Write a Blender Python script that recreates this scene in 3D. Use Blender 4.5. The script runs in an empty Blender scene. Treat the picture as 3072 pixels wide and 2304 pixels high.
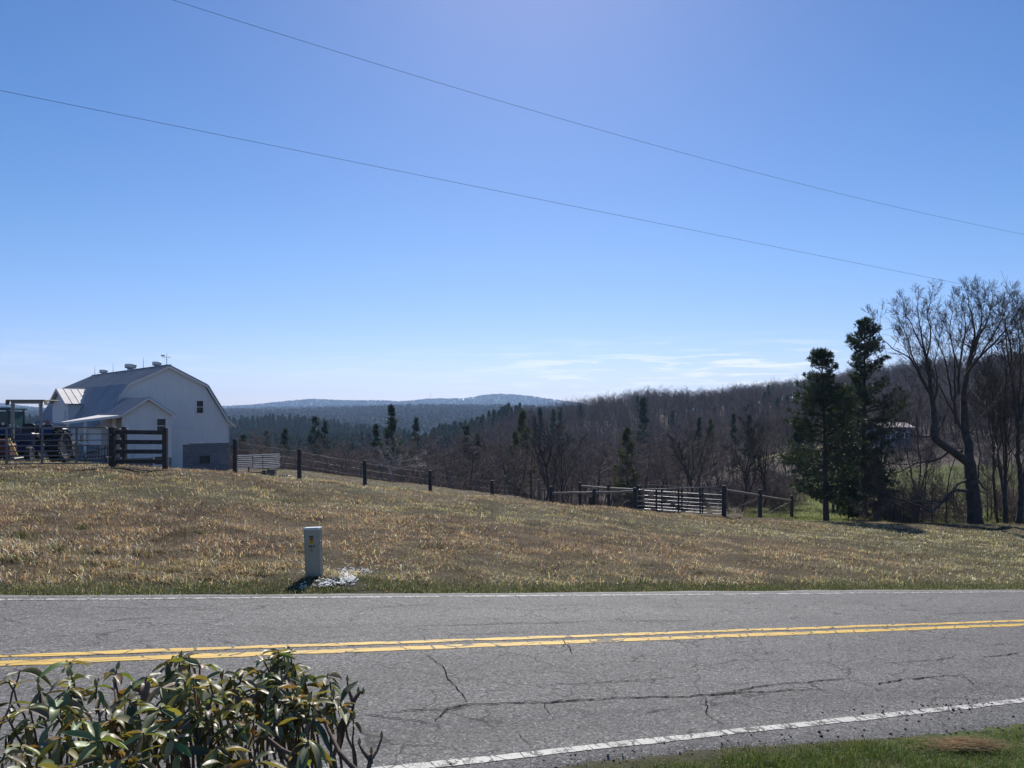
import bpy, math, random
import numpy as np
from mathutils import Vector, Matrix

S = bpy.context.scene
COL = S.collection
R = math.radians
F = 2320.0            # focal length in photograph pixels (3072 wide)
CX, HY = 1536.0, 1240.0

# ---------------------------------------------------------------- camera
cam = bpy.data.cameras.new('camera')
cam.sensor_width = 36.0
cam.lens = 36.0 * F / 3072.0
cam.shift_y = (HY - 1152.0) / 3072.0
cam.clip_start = 0.05
cam.clip_end = 20000
camo = bpy.data.objects.new('camera', cam)
COL.objects.link(camo)
camo.location = (0, 0, 0)
camo.rotation_euler = (R(90), 0, 0)
S.camera = camo

# ---------------------------------------------------------------- light
SUN_EL, SUN_AZ = R(39), R(2.0)     # azimuth from +Y towards +X
sd = Vector((math.sin(SUN_AZ) * math.cos(SUN_EL), math.cos(SUN_AZ) * math.cos(SUN_EL), math.sin(SUN_EL)))
sun = bpy.data.lights.new('sun', 'SUN')
sun.energy = 5.0
sun.angle = R(0.53)
sun.color = (1.0, 0.955, 0.89)
suno = bpy.data.objects.new('sun', sun)
COL.objects.link(suno)
suno.rotation_euler = sd.to_track_quat('Z', 'Y').to_euler()
suno.location = sd * 300

world = bpy.data.worlds.new('World')
S.world = world
world.use_nodes = True
nt = world.node_tree
nt.nodes.clear()
out = nt.nodes.new('ShaderNodeOutputWorld')
bg = nt.nodes.new('ShaderNodeBackground')
sky = nt.nodes.new('ShaderNodeTexSky')
sky.sky_type = 'NISHITA'
sky.sun_disc = False
sky.sun_elevation = SUN_EL
sky.sun_rotation = SUN_AZ
sky.altitude = 900
sky.air_density = 1.0
sky.dust_density = 0.35
sky.ozone_density = 3.0
bg.inputs['Strength'].default_value = 0.083
# thin cirrus streaks low over the horizon, laid out by direction in the sky
tc = nt.nodes.new('ShaderNodeTexCoord')
sep = nt.nodes.new('ShaderNodeSeparateXYZ')
nt.links.new(tc.outputs['Generated'], sep.inputs[0])
def wmath(op, a, b=None, c=None):
    n = nt.nodes.new('ShaderNodeMath'); n.operation = op
    for i, v in enumerate((a, b, c)):
        if v is None: continue
        if isinstance(v, (int, float)): n.inputs[i].default_value = v
        else: nt.links.new(v, n.inputs[i])
    return n.outputs[0]
def wrange(v, a, b, c=0.0, d=1.0):
    n = nt.nodes.new('ShaderNodeMapRange'); n.interpolation_type = 'SMOOTHSTEP'
    nt.links.new(v, n.inputs[0])
    for i, q in enumerate((a, b, c, d)): n.inputs[i + 1].default_value = q
    return n.outputs[0]
az = wmath('ARCTAN2', sep.outputs[0], sep.outputs[1])
comb = nt.nodes.new('ShaderNodeCombineXYZ')
nt.links.new(wmath('MULTIPLY', az, 11.0), comb.inputs[0])
nt.links.new(wmath('MULTIPLY', sep.outputs[2], 125.0), comb.inputs[1])
cn = nt.nodes.new('ShaderNodeTexNoise')
cn.inputs['Scale'].default_value = 1.0
cn.inputs['Detail'].default_value = 6.0
cn.inputs['Roughness'].default_value = 0.55
cn.inputs['Distortion'].default_value = 0.6
nt.links.new(comb.outputs[0], cn.inputs['Vector'])
cl = wrange(cn.outputs['Fac'], 0.47, 0.64)
band = wmath('MULTIPLY', wrange(sep.outputs[2], 0.008, 0.03), wrange(sep.outputs[2], 0.105, 0.05))
side = wmath('MULTIPLY', wrange(az, -0.12, 0.13, 0.15, 1.0), wrange(az, 0.6, 0.36, 0.25, 1.0))
fac = wmath('MULTIPLY', wmath('MULTIPLY', cl, band), wmath('MULTIPLY', side, 0.9))
mixw = nt.nodes.new('ShaderNodeMix'); mixw.data_type = 'RGBA'
nt.links.new(fac, mixw.inputs[0])
hs = nt.nodes.new('ShaderNodeHueSaturation')
hs.inputs['Saturation'].default_value = 1.25
hs.inputs['Value'].default_value = 1.0
nt.links.new(sky.outputs[0], hs.inputs['Color'])
tint = nt.nodes.new('ShaderNodeMix'); tint.data_type = 'RGBA'; tint.blend_type = 'MULTIPLY'
nt.links.new(wrange(sep.outputs[2], 0.22, -0.02), tint.inputs[0])
nt.links.new(hs.outputs[0], tint.inputs[6])
tint.inputs[7].default_value = (0.80, 0.825, 1.05, 1)
tint2 = nt.nodes.new('ShaderNodeMix'); tint2.data_type = 'RGBA'; tint2.blend_type = 'MULTIPLY'; tint2.inputs[0].default_value = 1.0
nt.links.new(tint.outputs[2], tint2.inputs[6]); tint2.inputs[7].default_value = (1.06, .965, 1.06, 1)
nt.links.new(tint2.outputs[2], mixw.inputs[6])
mixw.inputs[7].default_value = (10.2, 10.4, 10.8, 1)
nt.links.new(mixw.outputs[2], bg.inputs[0])
nt.links.new(bg.outputs[0], out.inputs[0])

S.view_settings.view_transform = 'Standard'
S.view_settings.look = 'None'
S.view_settings.exposure = 0.3
S.view_settings.gamma = 1.0
S.view_settings.use_curve_mapping = False
S.cycles.use_denoising = True
S.cycles.max_bounces = 6
S.cycles.transparent_max_bounces = 8
S.cycles.volume_bounces = 0
S.render.film_transparent = False

# ---------------------------------------------------------------- helpers
def at(px, py, D):
    return Vector(((px - CX) / F * D, D, (HY - py) / F * D))

def tag(o, label=None, cat=None, group=None, kind=None):
    if label: o['label'] = label
    if cat: o['category'] = cat
    if group: o['group'] = group
    if kind: o['kind'] = kind
    return o

def empty(name, loc, rz=0.0):
    o = bpy.data.objects.new(name, None)
    o.empty_display_size = 0.2
    o.location = loc
    o.rotation_euler = (0, 0, rz)
    COL.objects.link(o)
    return o

def link(name, me, parent=None, loc=None):
    o = bpy.data.objects.new(name, me)
    COL.objects.link(o)
    if parent is not None: o.parent = parent
    if loc is not None: o.location = loc
    return o

def mesh_np(name, co, faces, mats, mat_idx=None, smooth=False, attrs=None):
    """faces: list of int arrays, each (m,k)."""
    me = bpy.data.meshes.new(name)
    co = np.asarray(co, dtype=np.float32)
    me.vertices.add(len(co))
    me.vertices.foreach_set('co', co.ravel())
    faces = [np.asarray(f, dtype=np.int32) for f in faces if len(f)]
    nl = sum(f.size for f in faces); npoly = sum(len(f) for f in faces)
    me.loops.add(nl); me.polygons.add(npoly)
    me.loops.foreach_set('vertex_index', np.concatenate([f.ravel() for f in faces]))
    starts, pos = [], 0
    for f in faces:
        starts.append(pos + np.arange(len(f), dtype=np.int32) * f.shape[1]); pos += f.size
    me.polygons.foreach_set('loop_start', np.concatenate(starts).astype(np.int32))
    if mat_idx is not None:
        me.polygons.foreach_set('material_index', np.asarray(mat_idx, dtype=np.int32))
    if smooth:
        me.polygons.foreach_set('use_smooth', np.ones(npoly, dtype=bool))
    for m in mats: me.materials.append(m)
    if attrs:
        for an, (typ, arr) in attrs.items():
            a = me.attributes.new(an, typ, 'POINT')
            arr = np.asarray(arr, dtype=np.float32)
            a.data.foreach_set('color' if typ == 'FLOAT_COLOR' else ('vector' if typ == 'FLOAT_VECTOR' else 'value'), arr.ravel())
    me.update(calc_edges=True)
    return me

class MB:
    """collects simple solids into one mesh"""
    def __init__(s): s.v = []; s.f = []; s.m = []
    def _add(s, vs, fs, mi=0):
        b = len(s.v); s.v += [tuple(v) for v in vs]
        for f in fs: s.f.append(tuple(b + i for i in f)); s.m.append(mi)
        return s
    def box(s, c, size, rot=None, mi=0, bevel=0.0):
        hx, hy, hz = (q * .5 for q in size); c = Vector(c)
        M = rot if rot is not None else Matrix.Identity(3)
        if bevel <= 0:
            vs = [c + M @ Vector((x * hx, y * hy, z * hz)) for x in (-1, 1) for y in (-1, 1) for z in (-1, 1)]
            return s._add(vs, [(0, 1, 3, 2), (4, 6, 7, 5), (0, 4, 5, 1), (2, 3, 7, 6), (0, 2, 6, 4), (1, 5, 7, 3)], mi)
        b = min(bevel, hx * .9, hy * .9, hz * .9)
        # chamfered box as convex shape: 24 verts
        import itertools
        vs = []; idx = {}
        for sx, sy, sz in itertools.product((-1, 1), repeat=3):
            for a in range(3):
                p = [sx * (hx - b), sy * (hy - b), sz * (hz - b)]
                p[a] = (sx * hx, sy * hy, sz * hz)[a]
                idx[(sx, sy, sz, a)] = len(vs); vs.append(c + M @ Vector(p))
        fs = []
        for a in range(3):
            o1, o2 = [(1, 2), (2, 0), (0, 1)][a]
            for sg in (-1, 1):
                q = []
                for u, w in ((-1, -1), (1, -1), (1, 1), (-1, 1)):
                    t = [0, 0, 0]; t[a] = sg; t[o1] = u; t[o2] = w
                    q.append(idx[(t[0], t[1], t[2], a)])
                fs.append(tuple(q if sg > 0 else q[::-1]))
        for a in range(3):
            o1, o2 = [(1, 2), (2, 0), (0, 1)][a]
            for u, w in itertools.product((-1, 1), repeat=2):
                def k(sa, ax):
                    t = [0, 0, 0]; t[a] = sa; t[o1] = u; t[o2] = w
                    return idx[(t[0], t[1], t[2], ax)]
                q = (k(-1, o1), k(1, o1), k(1, o2), k(-1, o2))
                fs.append(q if u * w > 0 else q[::-1])
        for sx, sy, sz in itertools.product((-1, 1), repeat=3):
            q = tuple(idx[(sx, sy, sz, a)] for a in range(3))
            fs.append(q if sx * sy * sz > 0 else q[::-1])
        return s._add(vs, fs, mi)
    def beam(s, a, b, w, h, mi=0, up=(0, 0, 1), bevel=0.0):
        a, b = Vector(a), Vector(b); d = b - a; L = d.length
        if L < 1e-6: return s
        y = d / L; x = y.cross(Vector(up))
        if x.length < 1e-4: x = y.cross(Vector((1, 0, 0)))
        x.normalize(); z = x.cross(y)
        return s.box((a + b) * .5, (w, L, h), Matrix((x, y, z)).transposed(), mi, bevel)
    def tube(s, pts, r, n=8, mi=0, caps=True):
        pts = [Vector(p) for p in pts]
        rr = r if isinstance(r, (list, tuple)) else [r] * len(pts)
        rings = []; px = None
        for i, p in enumerate(pts):
            d = (pts[min(i + 1, len(pts) - 1)] - pts[max(i - 1, 0)])
            if d.length < 1e-9: d = Vector((0, 0, 1))
            d.normalize()
            if px is None:
                ref = Vector((0, 0, 1)) if abs(d.z) < .9 else Vector((1, 0, 0))
                px = d.cross(ref).normalized()
            else:
                px = (px - d * px.dot(d)).normalized()
            py = d.cross(px)
            rings.append([p + (px * math.cos(2 * math.pi * k / n) + py * math.sin(2 * math.pi * k / n)) * rr[i] for k in range(n)])
        vs = [v for ring in rings for v in ring]; fs = []
        for i in range(len(pts) - 1):
            for k in range(n):
                fs.append((i * n + k, i * n + (k + 1) % n, (i + 1) * n + (k + 1) % n, (i + 1) * n + k))
        if caps:
            fs.append(tuple(range(n))[::-1]); fs.append(tuple((len(pts) - 1) * n + k for k in range(n)))
        return s._add(vs, fs, mi)
    def lathe(s, prof, n=20, M=None, mi=0, close=False):
        """prof: list of (r, h); axis local z"""
        M = M or Matrix.Identity(4)
        vs = [M @ Vector((r * math.cos(2 * math.pi * k / n), r * math.sin(2 * math.pi * k / n), h)) for r, h in prof for k in range(n)]
        fs = []; m = len(prof)
        for i in range(m if close else m - 1):
            j = (i + 1) % m
            for k in range(n):
                fs.append((i * n + k, i * n + (k + 1) % n, j * n + (k + 1) % n, j * n + k))
        if not close:
            if prof[0][0] > 1e-5: fs.append(tuple(range(n))[::-1])
            if prof[-1][0] > 1e-5: fs.append(tuple((m - 1) * n + k for k in range(n)))
        return s._add(vs, fs, mi)
    def prism(s, poly, a, b, mi=0):
        """poly: list of 3D points (planar), extruded by vector b-a"""
        d = Vector(b) - Vector(a); n = len(poly)
        vs = [Vector(p) for p in poly] + [Vector(p) + d for p in poly]
        fs = [tuple(range(n))[::-1], tuple(range(n, 2 * n))]
        for k in range(n):
            fs.append((k, (k + 1) % n, n + (k + 1) % n, n + k))
        return s._add(vs, fs, mi)
    def quad(s, a, b, c, d, mi=0): return s._add([a, b, c, d], [(0, 1, 2, 3)], mi)
    def build(s, name, mats, parent=None, smooth=False, loc=None):
        me = bpy.data.meshes.new(name)
        me.from_pydata([tuple(v) for v in s.v], [], s.f)
        if not isinstance(mats, (list, tuple)): mats = [mats]
        for m in mats: me.materials.append(m)
        me.polygons.foreach_set('material_index', s.m)
        import bmesh
        bm = bmesh.new(); bm.from_mesh(me)
        bmesh.ops.recalc_face_normals(bm, faces=bm.faces)
        bm.to_mesh(me); bm.free()
        if smooth:
            me.polygons.foreach_set('use_smooth', [True] * len(me.polygons))
            try: me.set_sharp_from_angle(angle=R(40))
            except Exception: pass
        me.update()
        return link(name, me, parent, loc)

# value noise, vectorised
def vnoise(x, y, sc, seed=0):
    x = np.asarray(x, float) / sc; y = np.asarray(y, float) / sc
    xi = np.floor(x).astype(np.int64); yi = np.floor(y).astype(np.int64)
    fx = x - xi; fy = y - yi
    fx = fx * fx * (3 - 2 * fx); fy = fy * fy * (3 - 2 * fy)
    def h(a, b):
        n = (a * 374761393 + b * 668265263 + seed * 1442695041) & 0xffffffff
        n = ((n ^ (n >> 13)) * 1274126177) & 0xffffffff
        return ((n ^ (n >> 16)) & 0xffff) / 65535.0
    return (h(xi, yi) * (1 - fx) + h(xi + 1, yi) * fx) * (1 - fy) + (h(xi, yi + 1) * (1 - fx) + h(xi + 1, yi + 1) * fx) * fy
def fbm(x, y, sc, seed=0, o=3):
    t = 0; a = .5; n = 0
    for k in range(o):
        t = t + a * vnoise(x, y, sc / (2 ** k), seed + k * 17); n += a; a *= .5
    return t / n
def sstep(a, b, x):
    t = np.clip((np.asarray(x, float) - a) / (b - a), 0, 1)
    return t * t * (3 - 2 * t)

# ---------------------------------------------------------------- materials
MAT = {}
class N:
    def __init__(s, name):
        s.m = bpy.data.materials.new(name); s.m.use_nodes = True
        s.t = s.m.node_tree; s.t.nodes.clear()
        s.out = s.t.nodes.new('ShaderNodeOutputMaterial')
    def n(s, typ, **kw):
        nd = s.t.nodes.new(typ)
        for k, v in kw.items():
            if k in nd.inputs.keys():
                s.set(nd.inputs[k], v)
            else: setattr(nd, k, v)
        return nd
    def set(s, sock, v):
        if hasattr(v, 'is_output') or isinstance(v, bpy.types.NodeSocket): s.t.links.new(v, sock)
        else: sock.default_value = v
    def math(s, op, a, b=None, c=None):
        nd = s.t.nodes.new('ShaderNodeMath'); nd.operation = op
        for i, v in enumerate((a, b, c)):
            if v is not None: s.set(nd.inputs[i], v)
        return nd.outputs[0]
    def rng(s, v, a, b, c=0.0, d=1.0):
        nd = s.t.nodes.new('ShaderNodeMapRange')
        for i, q in enumerate((v, a, b, c, d)): s.set(nd.inputs[i], q)
        return nd.outputs[0]
    def mix(s, f, a, b, mode='MIX'):
        nd = s.t.nodes.new('ShaderNodeMix'); nd.data_type = 'RGBA'; nd.blend_type = mode
        s.set(nd.inputs[0], f); s.set(nd.inputs[6], a); s.set(nd.inputs[7], b)
        return nd.outputs[2]
    def coord(s, kind='Object', scale=(1, 1, 1)):
        t = s.n('ShaderNodeTexCoord').outputs[kind]
        mp = s.n('ShaderNodeMapping', Scale=scale); s.t.links.new(t, mp.inputs['Vector'])
        return mp.outputs[0]
    def noise(s, vec, scale, detail=3.0, rough=.5, out='Fac'):
        return s.n('ShaderNodeTexNoise', Vector=vec, Scale=scale, Detail=detail, Roughness=rough).outputs[out]
    def principled(s, color, rough=.6, metal=0.0, bump=None, bstr=.3, bdist=.01, spec=.5, **kw):
        p = s.n('ShaderNodeBsdfPrincipled')
        s.set(p.inputs['Base Color'], color); s.set(p.inputs['Roughness'], rough); s.set(p.inputs['Metallic'], metal)
        p.inputs['Specular IOR Level'].default_value = spec
        for k, v in kw.items(): s.set(p.inputs[k], v)
        if bump is not None:
            b = s.n('ShaderNodeBump', Height=bump, Strength=bstr, Distance=bdist)
            s.t.links.new(b.outputs[0], p.inputs['Normal'])
        s.t.links.new(p.outputs[0], s.out.inputs[0])
        return p

def c4(c): return (c[0], c[1], c[2], 1.0)
def simple(name, color, rough=.6, metal=0.0, var=.25, scale=3.0, bstr=.15, bdist=.01, spec=.5):
    k = N(name); v = k.coord()
    n1 = k.noise(v, scale, 5.0, .6)
    f = k.rng(n1, .3, .7, 0, 1)
    col = k.mix(f, c4([q * (1 - var) for q in color]), c4([min(1, q * (1 + var)) for q in color]))
    k.principled(col, rough, metal, k.noise(v, scale * 6, 4.0), bstr, bdist, spec)
    MAT[name] = k.m
    return k.m

# leaf-type material: diffuse + translucent + a little gloss, colour from an attribute or flat with variation
def leafmat(name, color=None, attr=None, trans=.4, gloss=.06, grough=.45, tcol=(1.15, 1.1, .7), var=.35):
    k = N(name)
    if attr:
        a = k.n('ShaderNodeAttribute'); a.attribute_name = attr; col = a.outputs['Color']
    else:
        g = k.n('ShaderNodeNewGeometry'); rpi = g.outputs['Random Per Island']
        col = k.mix(rpi, c4([q * (1 - var) for q in color]), c4([q * (1 + var) for q in color]))
    d = k.n('ShaderNodeBsdfDiffuse', Color=col)
    t = k.n('ShaderNodeBsdfTranslucent', Color=k.mix(1.0, col, c4(tcol), 'MULTIPLY'))
    m1 = k.n('ShaderNodeMixShader'); m1.inputs[0].default_value = trans
    k.t.links.new(d.outputs[0], m1.inputs[1]); k.t.links.new(t.outputs[0], m1.inputs[2])
    gl = k.n('ShaderNodeBsdfGlossy', Roughness=grough); gl.inputs['Color'].default_value = (1, 1, 1, 1)
    m2 = k.n('ShaderNodeMixShader'); m2.inputs[0].default_value = gloss
    k.t.links.new(m1.outputs[0], m2.inputs[1]); k.t.links.new(gl.outputs[0], m2.inputs[2])
    k.t.links.new(m2.outputs[0], k.out.inputs[0])
    MAT[name] = k.m
    return k.m

simple('galvanised', (.42, .44, .47), .38, .85, .2, 8)
simple('gate_grey', (.145, .15, .16), .42, .6, .15, 8)
simple('white_metal', (.75, .75, .74), .35, .0, .06, 5)
simple('dark_post', (.045, .04, .038), .85, 0, .4, 9, .4)
simple('grey_wood', (.16, .14, .12), .85, 0, .35, 9, .4)
simple('rail_wood', (.22, .19, .16), .8, 0, .35, 9, .4)
simple('wire', (.17, .17, .18), .45, .7, .1, 5)
simple('cable', (.025, .025, .03), .6, 0, .1, 5)
simple('concrete', (.36, .35, .33), .9, 0, .2, 4)
simple('trim_white', (.72, .71, .68), .55, 0, .07, 2)
simple('tan_wall', (.42, .38, .32), .8, 0, .1, 2)
simple('dark_glass', (.012, .015, .02), .3, 0, .1, 2, .0)
simple('cab_glass', (.05, .11, .12), .06, 0, .2, 2, .0)
simple('blue_paint', (.006, .012, .065), .35, 0, .2, 3, .05)
simple('black_paint', (.012, .012, .014), .45, 0, .2, 3, .05)
simple('tyre', (.02, .02, .021), .8, 0, .25, 8, .2)
simple('rim_paint', (.45, .45, .44), .45, 0, .15, 6, .1)
simple('canopy_cloth', (.24, .22, .18), .85, 0, .15, 6, .2)
simple('post_paint', (.30, .29, .26), .55, 0, .15, 6, .1)
simple('rust_red', (.13, .035, .028), .75, 0, .4, 6, .3)
simple('yellow_paint', (.75, .5, .08), .5, 0, .15, 6, .1)
simple('red_lens', (.45, .06, .03), .25, 0, .1, 6, .0)
simple('clear_lens', (.6, .6, .58), .15, 0, .1, 6, .0)
simple('box_grey', (.38, .355, .265), .5, 0, .06, 3, .03)
simple('box_lid', (.62, .66, .63), .4, 0, .04, 3, .03)  # lid paler than the body, sunlight on the top put into its colour
simple('sticker_orange', (.55, .16, .02), .5, 0, .05, 3, .0)
simple('sticker_yellow', (.55, .36, .03), .5, 0, .05, 3, .0)
simple('ink', (.01, .01, .012), .6, 0, .05, 3, .0)
simple('white_stone', (.86, .83, .77), .85, 0, .2, 14, .4)
simple('house_wall', (.17, .17, .175), .8, 0, .1, 2)
simple('house_roof', (.62, .52, .46), .55, .1, .15, .5)
simple('bark_dark', (.060, .048, .043), .95, 0, .45, 5, .8, .02)
simple('bark_grey', (.085, .073, .07), .95, 0, .4, 4, .6, .02)
simple('twig', (.130, .094, .082), .9, 0, .3, 2, .0)
simple('dead_branch', (.30, .28, .26), .85, 0, .2, 4, .3)
simple('shrub_bark', (.13, .088, .066), .9, 0, .4, 25, .5, .004)
simple('bud_red', (.16, .035, .03), .6, 0, .3, 30, .1)
simple('bud_green', (.28, .26, .10), .5, 0, .2, 30, .1)
leafmat('needle', (.036, .056, .032), trans=.30, gloss=.03, tcol=(1.2, 1.2, .6))
leafmat('needle_olive', (.080, .095, .032), trans=.3, gloss=.03, tcol=(1.2, 1.2, .6))
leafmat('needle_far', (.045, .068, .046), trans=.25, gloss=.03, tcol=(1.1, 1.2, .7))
leafmat('grass_blade', attr='Col', trans=.30, gloss=.03, grough=.5, tcol=(1.1, 1.05, .75))
# ================================================================ terrain
RD = np.array([2.053, 1.0]) / math.hypot(2.053, 1.0)      # along the road
RN = np.array([-RD[1], RD[0]])                            # across, away from the camera
P0 = np.array([0.41, 9.14]); GRADE = -.22 / math.hypot(2.053, 1.0)
def st(x, y):
    dx = np.asarray(x, float) - P0[0]; dy = np.asarray(y, float) - P0[1]
    return dx * RD[0] + dy * RD[1], dx * RN[0] + dy * RN[1]
def xy(s, t):
    return P0[0] + s * RD[0] + t * RN[0], P0[1] + s * RD[1] + t * RN[1]
def road_z(s, t):
    return -2.68 + GRADE * np.clip(s, -90, 90) - .0245 * np.abs(t)
def redge(s): return -3.0 - .11 * np.clip(s, 0, 3)
def road_px(px, py):
    """point of the road plane seen at a photograph pixel"""
    a = (px - CX) / F; b = (HY - py) / F; t = 0.0
    for _ in range(30):
        # solve y
        lo, hi = 3.0, 80.0
        for _ in range(50):
            mid = .5 * (lo + hi); s_, t_ = st(a * mid, mid)
            if b * mid > road_z(s_, t_): lo = mid
            else: hi = mid
        break
    s_, t_ = st(a * lo, lo)
    return float(s_), float(t_)

COLS = {
 -900: [(6, -1.5), (26, -1.0), (60, -2.0), (110, -6), (160, -15), (260, -28)],
 0: [(6, -2.2), (9, -2.2), (14, -2.02), (26, 1395), (32, 1379), (45, 1368), (62, 1365), (90, -5.5), (130, -12), (200, -24), (260, -28)],
 350: [(6, -2.4), (9.8, -2.4), (26.5, 1402), (32, 1399), (45, 1397), (56, -4.0), (68, -5.0), (90, -7), (130, -14), (200, -25), (260, -28)],
 520: [(6, -2.46), (10, -2.46), (27, 1407), (33, 1409), (45, -3.6), (60, -5.0), (75, -5.6), (90, -8), (130, -15), (200, -26), (260, -28)],
 700: [(6, -2.5), (10.2, -2.5), (28, 1423), (32, 1425), (50, 1424), (62, 1416), (71, 1406), (80, -5.9), (100, -10), (140, -17), (220, -26), (260, -28)],
 900: [(6, -2.55), (10.6, -2.55), (31.5, 1439), (34, 1440), (50, 1430), (75, 1408), (82, -6.3), (100, -10), (140, -17), (220, -26), (260, -28)],
 1100: [(6, -2.62), (11, -2.63), (31.5, 1459), (35, -3.4), (50, 1447), (69, 1435), (78, -7), (100, -11), (140, -18), (230, -26), (260, -28)],
 1300: [(6, -2.7), (11.5, -2.73), (32, 1476), (36, -3.95), (50, 1465), (60, 1457), (70, -7.2), (100, -13), (140, -19), (230, -25), (260, -27)],
 1500: [(6, -2.8), (12, -2.83), (32.5, 1491), (36, -4.35), (45, -5.0), (56, 1482), (66, -7.6), (100, -14), (140, -19), (230, -22), (260, -21)],
 1700: [(6, -2.9), (12.5, -2.95), (33.5, 1507), (37, -4.75), (45, -5.7), (54, -6.5), (66, -8.5), (100, -14), (140, -18), (230, -18), (260, -16)],
 1900: [(6, -3.0), (13.2, -3.1), (35, 1531), (38, -4.95), (45, -5.8), (55, -7), (70, -9.5), (100, -14), (140, -17), (230, -16), (260, -14)],
 2170: [(6, -3.2), (14.2, -3.32), (38, 1548), (42, -5.7), (50, -6.7), (65, -8.3), (90, -10.5), (130, -12.5), (230, -12), (260, -11)],
 2400: [(6, -3.4), (15.1, -3.53), (39, 1562), (44, -6.15), (52, 1553), (65, 1517), (80, 1492), (110, -9.4), (170, 1346), (240, -8), (260, -7)],
 2600: [(6, -3.6), (16, -3.73), (40, 1568), (46, -6.6), (55, -7.3), (80, 1482), (120, 1400), (170, 1335), (260, -3)],
 2900: [(6, -3.8), (17.2, -4.0), (42, 1573), (48, -6.85), (55, -7.2), (80, 1452), (120, 1382), (160, 1342), (260, 0)],
 3300: [(6, -4.2), (19, -4.35), (44, 1576), (50, -7), (80, 1452), (120, 1376), (260, 1)],
 4000: [(6, -4.8), (22, -5.0), (46, -6.9), (80, -7.4), (120, -7), (260, 1)],
}
PROF = {
 320: [(-900, -29), (1000, -29), (1300, -26), (1500, -12), (1660, -8), (1950, -2), (2300, 2), (2600, 8), (3072, 14), (4000, 18)],
 390: [(-900, -30), (1000, -29), (1300, -26), (1500, 1284), (1600, 1272), (1660, 1262), (1750, 1243), (1850, 1228), (1950, 1217), (2080, 1234), (2150, 1228), (2350, 1203), (2600, 1156), (2800, 1130), (3072, 1103), (4000, 1070)],
 480: [(-900, -30), (1250, -28), (1330, 1312), (1430, 1314), (1550, -20), (1950, -6), (3072, 14), (4000, 20)],
 600: [(-900, -24), (1250, -30), (1600, -32), (4000, 0)],
 720: [(-900, -12), (0, 1285), (300, 1290), (650, 1303), (784, 1292), (860, 1282), (927, 1292), (1000, 1308), (1200, 1335), (1500, 1335), (4000, 1300)],
 1000: [(-900, -42), (4000, -42)],
 1850: [(-900, 1240), (0, 1250), (650, 1246), (900, 1243), (1100, 1238), (1180, 1232), (1370, 1230), (1440, 1237), (1500, 1229), (1550, 1229), (1650, 1240), (4000, 1240)],
 2250: [(-900, -40), (4000, -40)],
 2800: [(-900, 1226), (0, 1226), (130, 1234), (400, 1238), (640, 1236), (800, 1230), (1000, 1226), (1150, 1222), (1300, 1224), (1420, 1219), (1560, 1225), (1700, 1234), (4000, 1236)],
 3400: [(-900, -50), (4000, -50)],
 4500: [(-900, 1195), (-200, 1200), (0, 1211), (60, 1218), (130, 1228), (300, 1232), (600, 1226), (640, 1222), (760, 1216), (850, 1206), (930, 1197), (1000, 1201), (1090, 1203), (1150, 1201), (1180, 1206), (1230, 1204), (1290, 1196), (1400, 1197), (1440, 1186), (1500, 1181), (1560, 1184), (1620, 1193), (1680, 1203), (1800, 1215), (4000, 1215)],
 6600: [(-900, -120), (4000, -120)],
}
def val(v, D): return (HY - v) / F * D if v > 500 else v
PXG = np.arange(-900, 4001, 20.0)
LG = np.arange(math.log(6), math.log(6600), .01)
DG = np.exp(LG)
_near = {}
for px_, lst in COLS.items():
    _near[px_] = np.interp(DG, [d for d, _ in lst], [val(v, d) for d, v in lst])
ks = sorted(_near)
NEARG = np.array([[np.interp(p, ks, [_near[k][j] for k in ks]) for j in range(len(DG))] for p in PXG])
PD = sorted(PROF)
PV = np.array([np.interp(PXG, [p for p, _ in PROF[d]], [val(v, d) for _, v in PROF[d]]) for d in PD])   # (nd, npx)
TG = np.empty_like(NEARG)
for i in range(len(PXG)):
    j260 = np.searchsorted(DG, 260)
    ds = [DG[j260]] + PD; vs = [NEARG[i, j260]] + list(PV[:, i])
    far = np.interp(LG, np.log(ds), vs)
    TG[i] = np.where(DG <= 260, NEARG[i], far)
def gsmooth(a, sig, axis):
    r = int(3 * sig) + 1; k = np.exp(-.5 * (np.arange(-r, r + 1) / sig) ** 2); k /= k.sum()
    return np.apply_along_axis(lambda m: np.convolve(np.pad(m, r, mode='edge'), k, mode='valid'), axis, a)
TG = gsmooth(TG, 2.2, 1)
TGs = gsmooth(TG, 2.2, 0)
farm = sstep(3000, 3800, DG)[None, :]
TG = TGs * (1 - farm) + gsmooth(TG, .7, 0) * farm
def field_z(x, y):
    x = np.asarray(x, float); y = np.maximum(np.asarray(y, float), 6.0)
    u = np.clip((CX + F * x / y + 900) / 20.0, 0, len(PXG) - 1.001)
    v = np.clip((np.log(y) - LG[0]) / .01, 0, len(LG) - 1.001)
    i = u.astype(int); j = v.astype(int); a = u - i; b = v - j
    return (TG[i, j] * (1 - a) + TG[i + 1, j] * a) * (1 - b) + (TG[i, j + 1] * (1 - a) + TG[i + 1, j + 1] * a) * b
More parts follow.
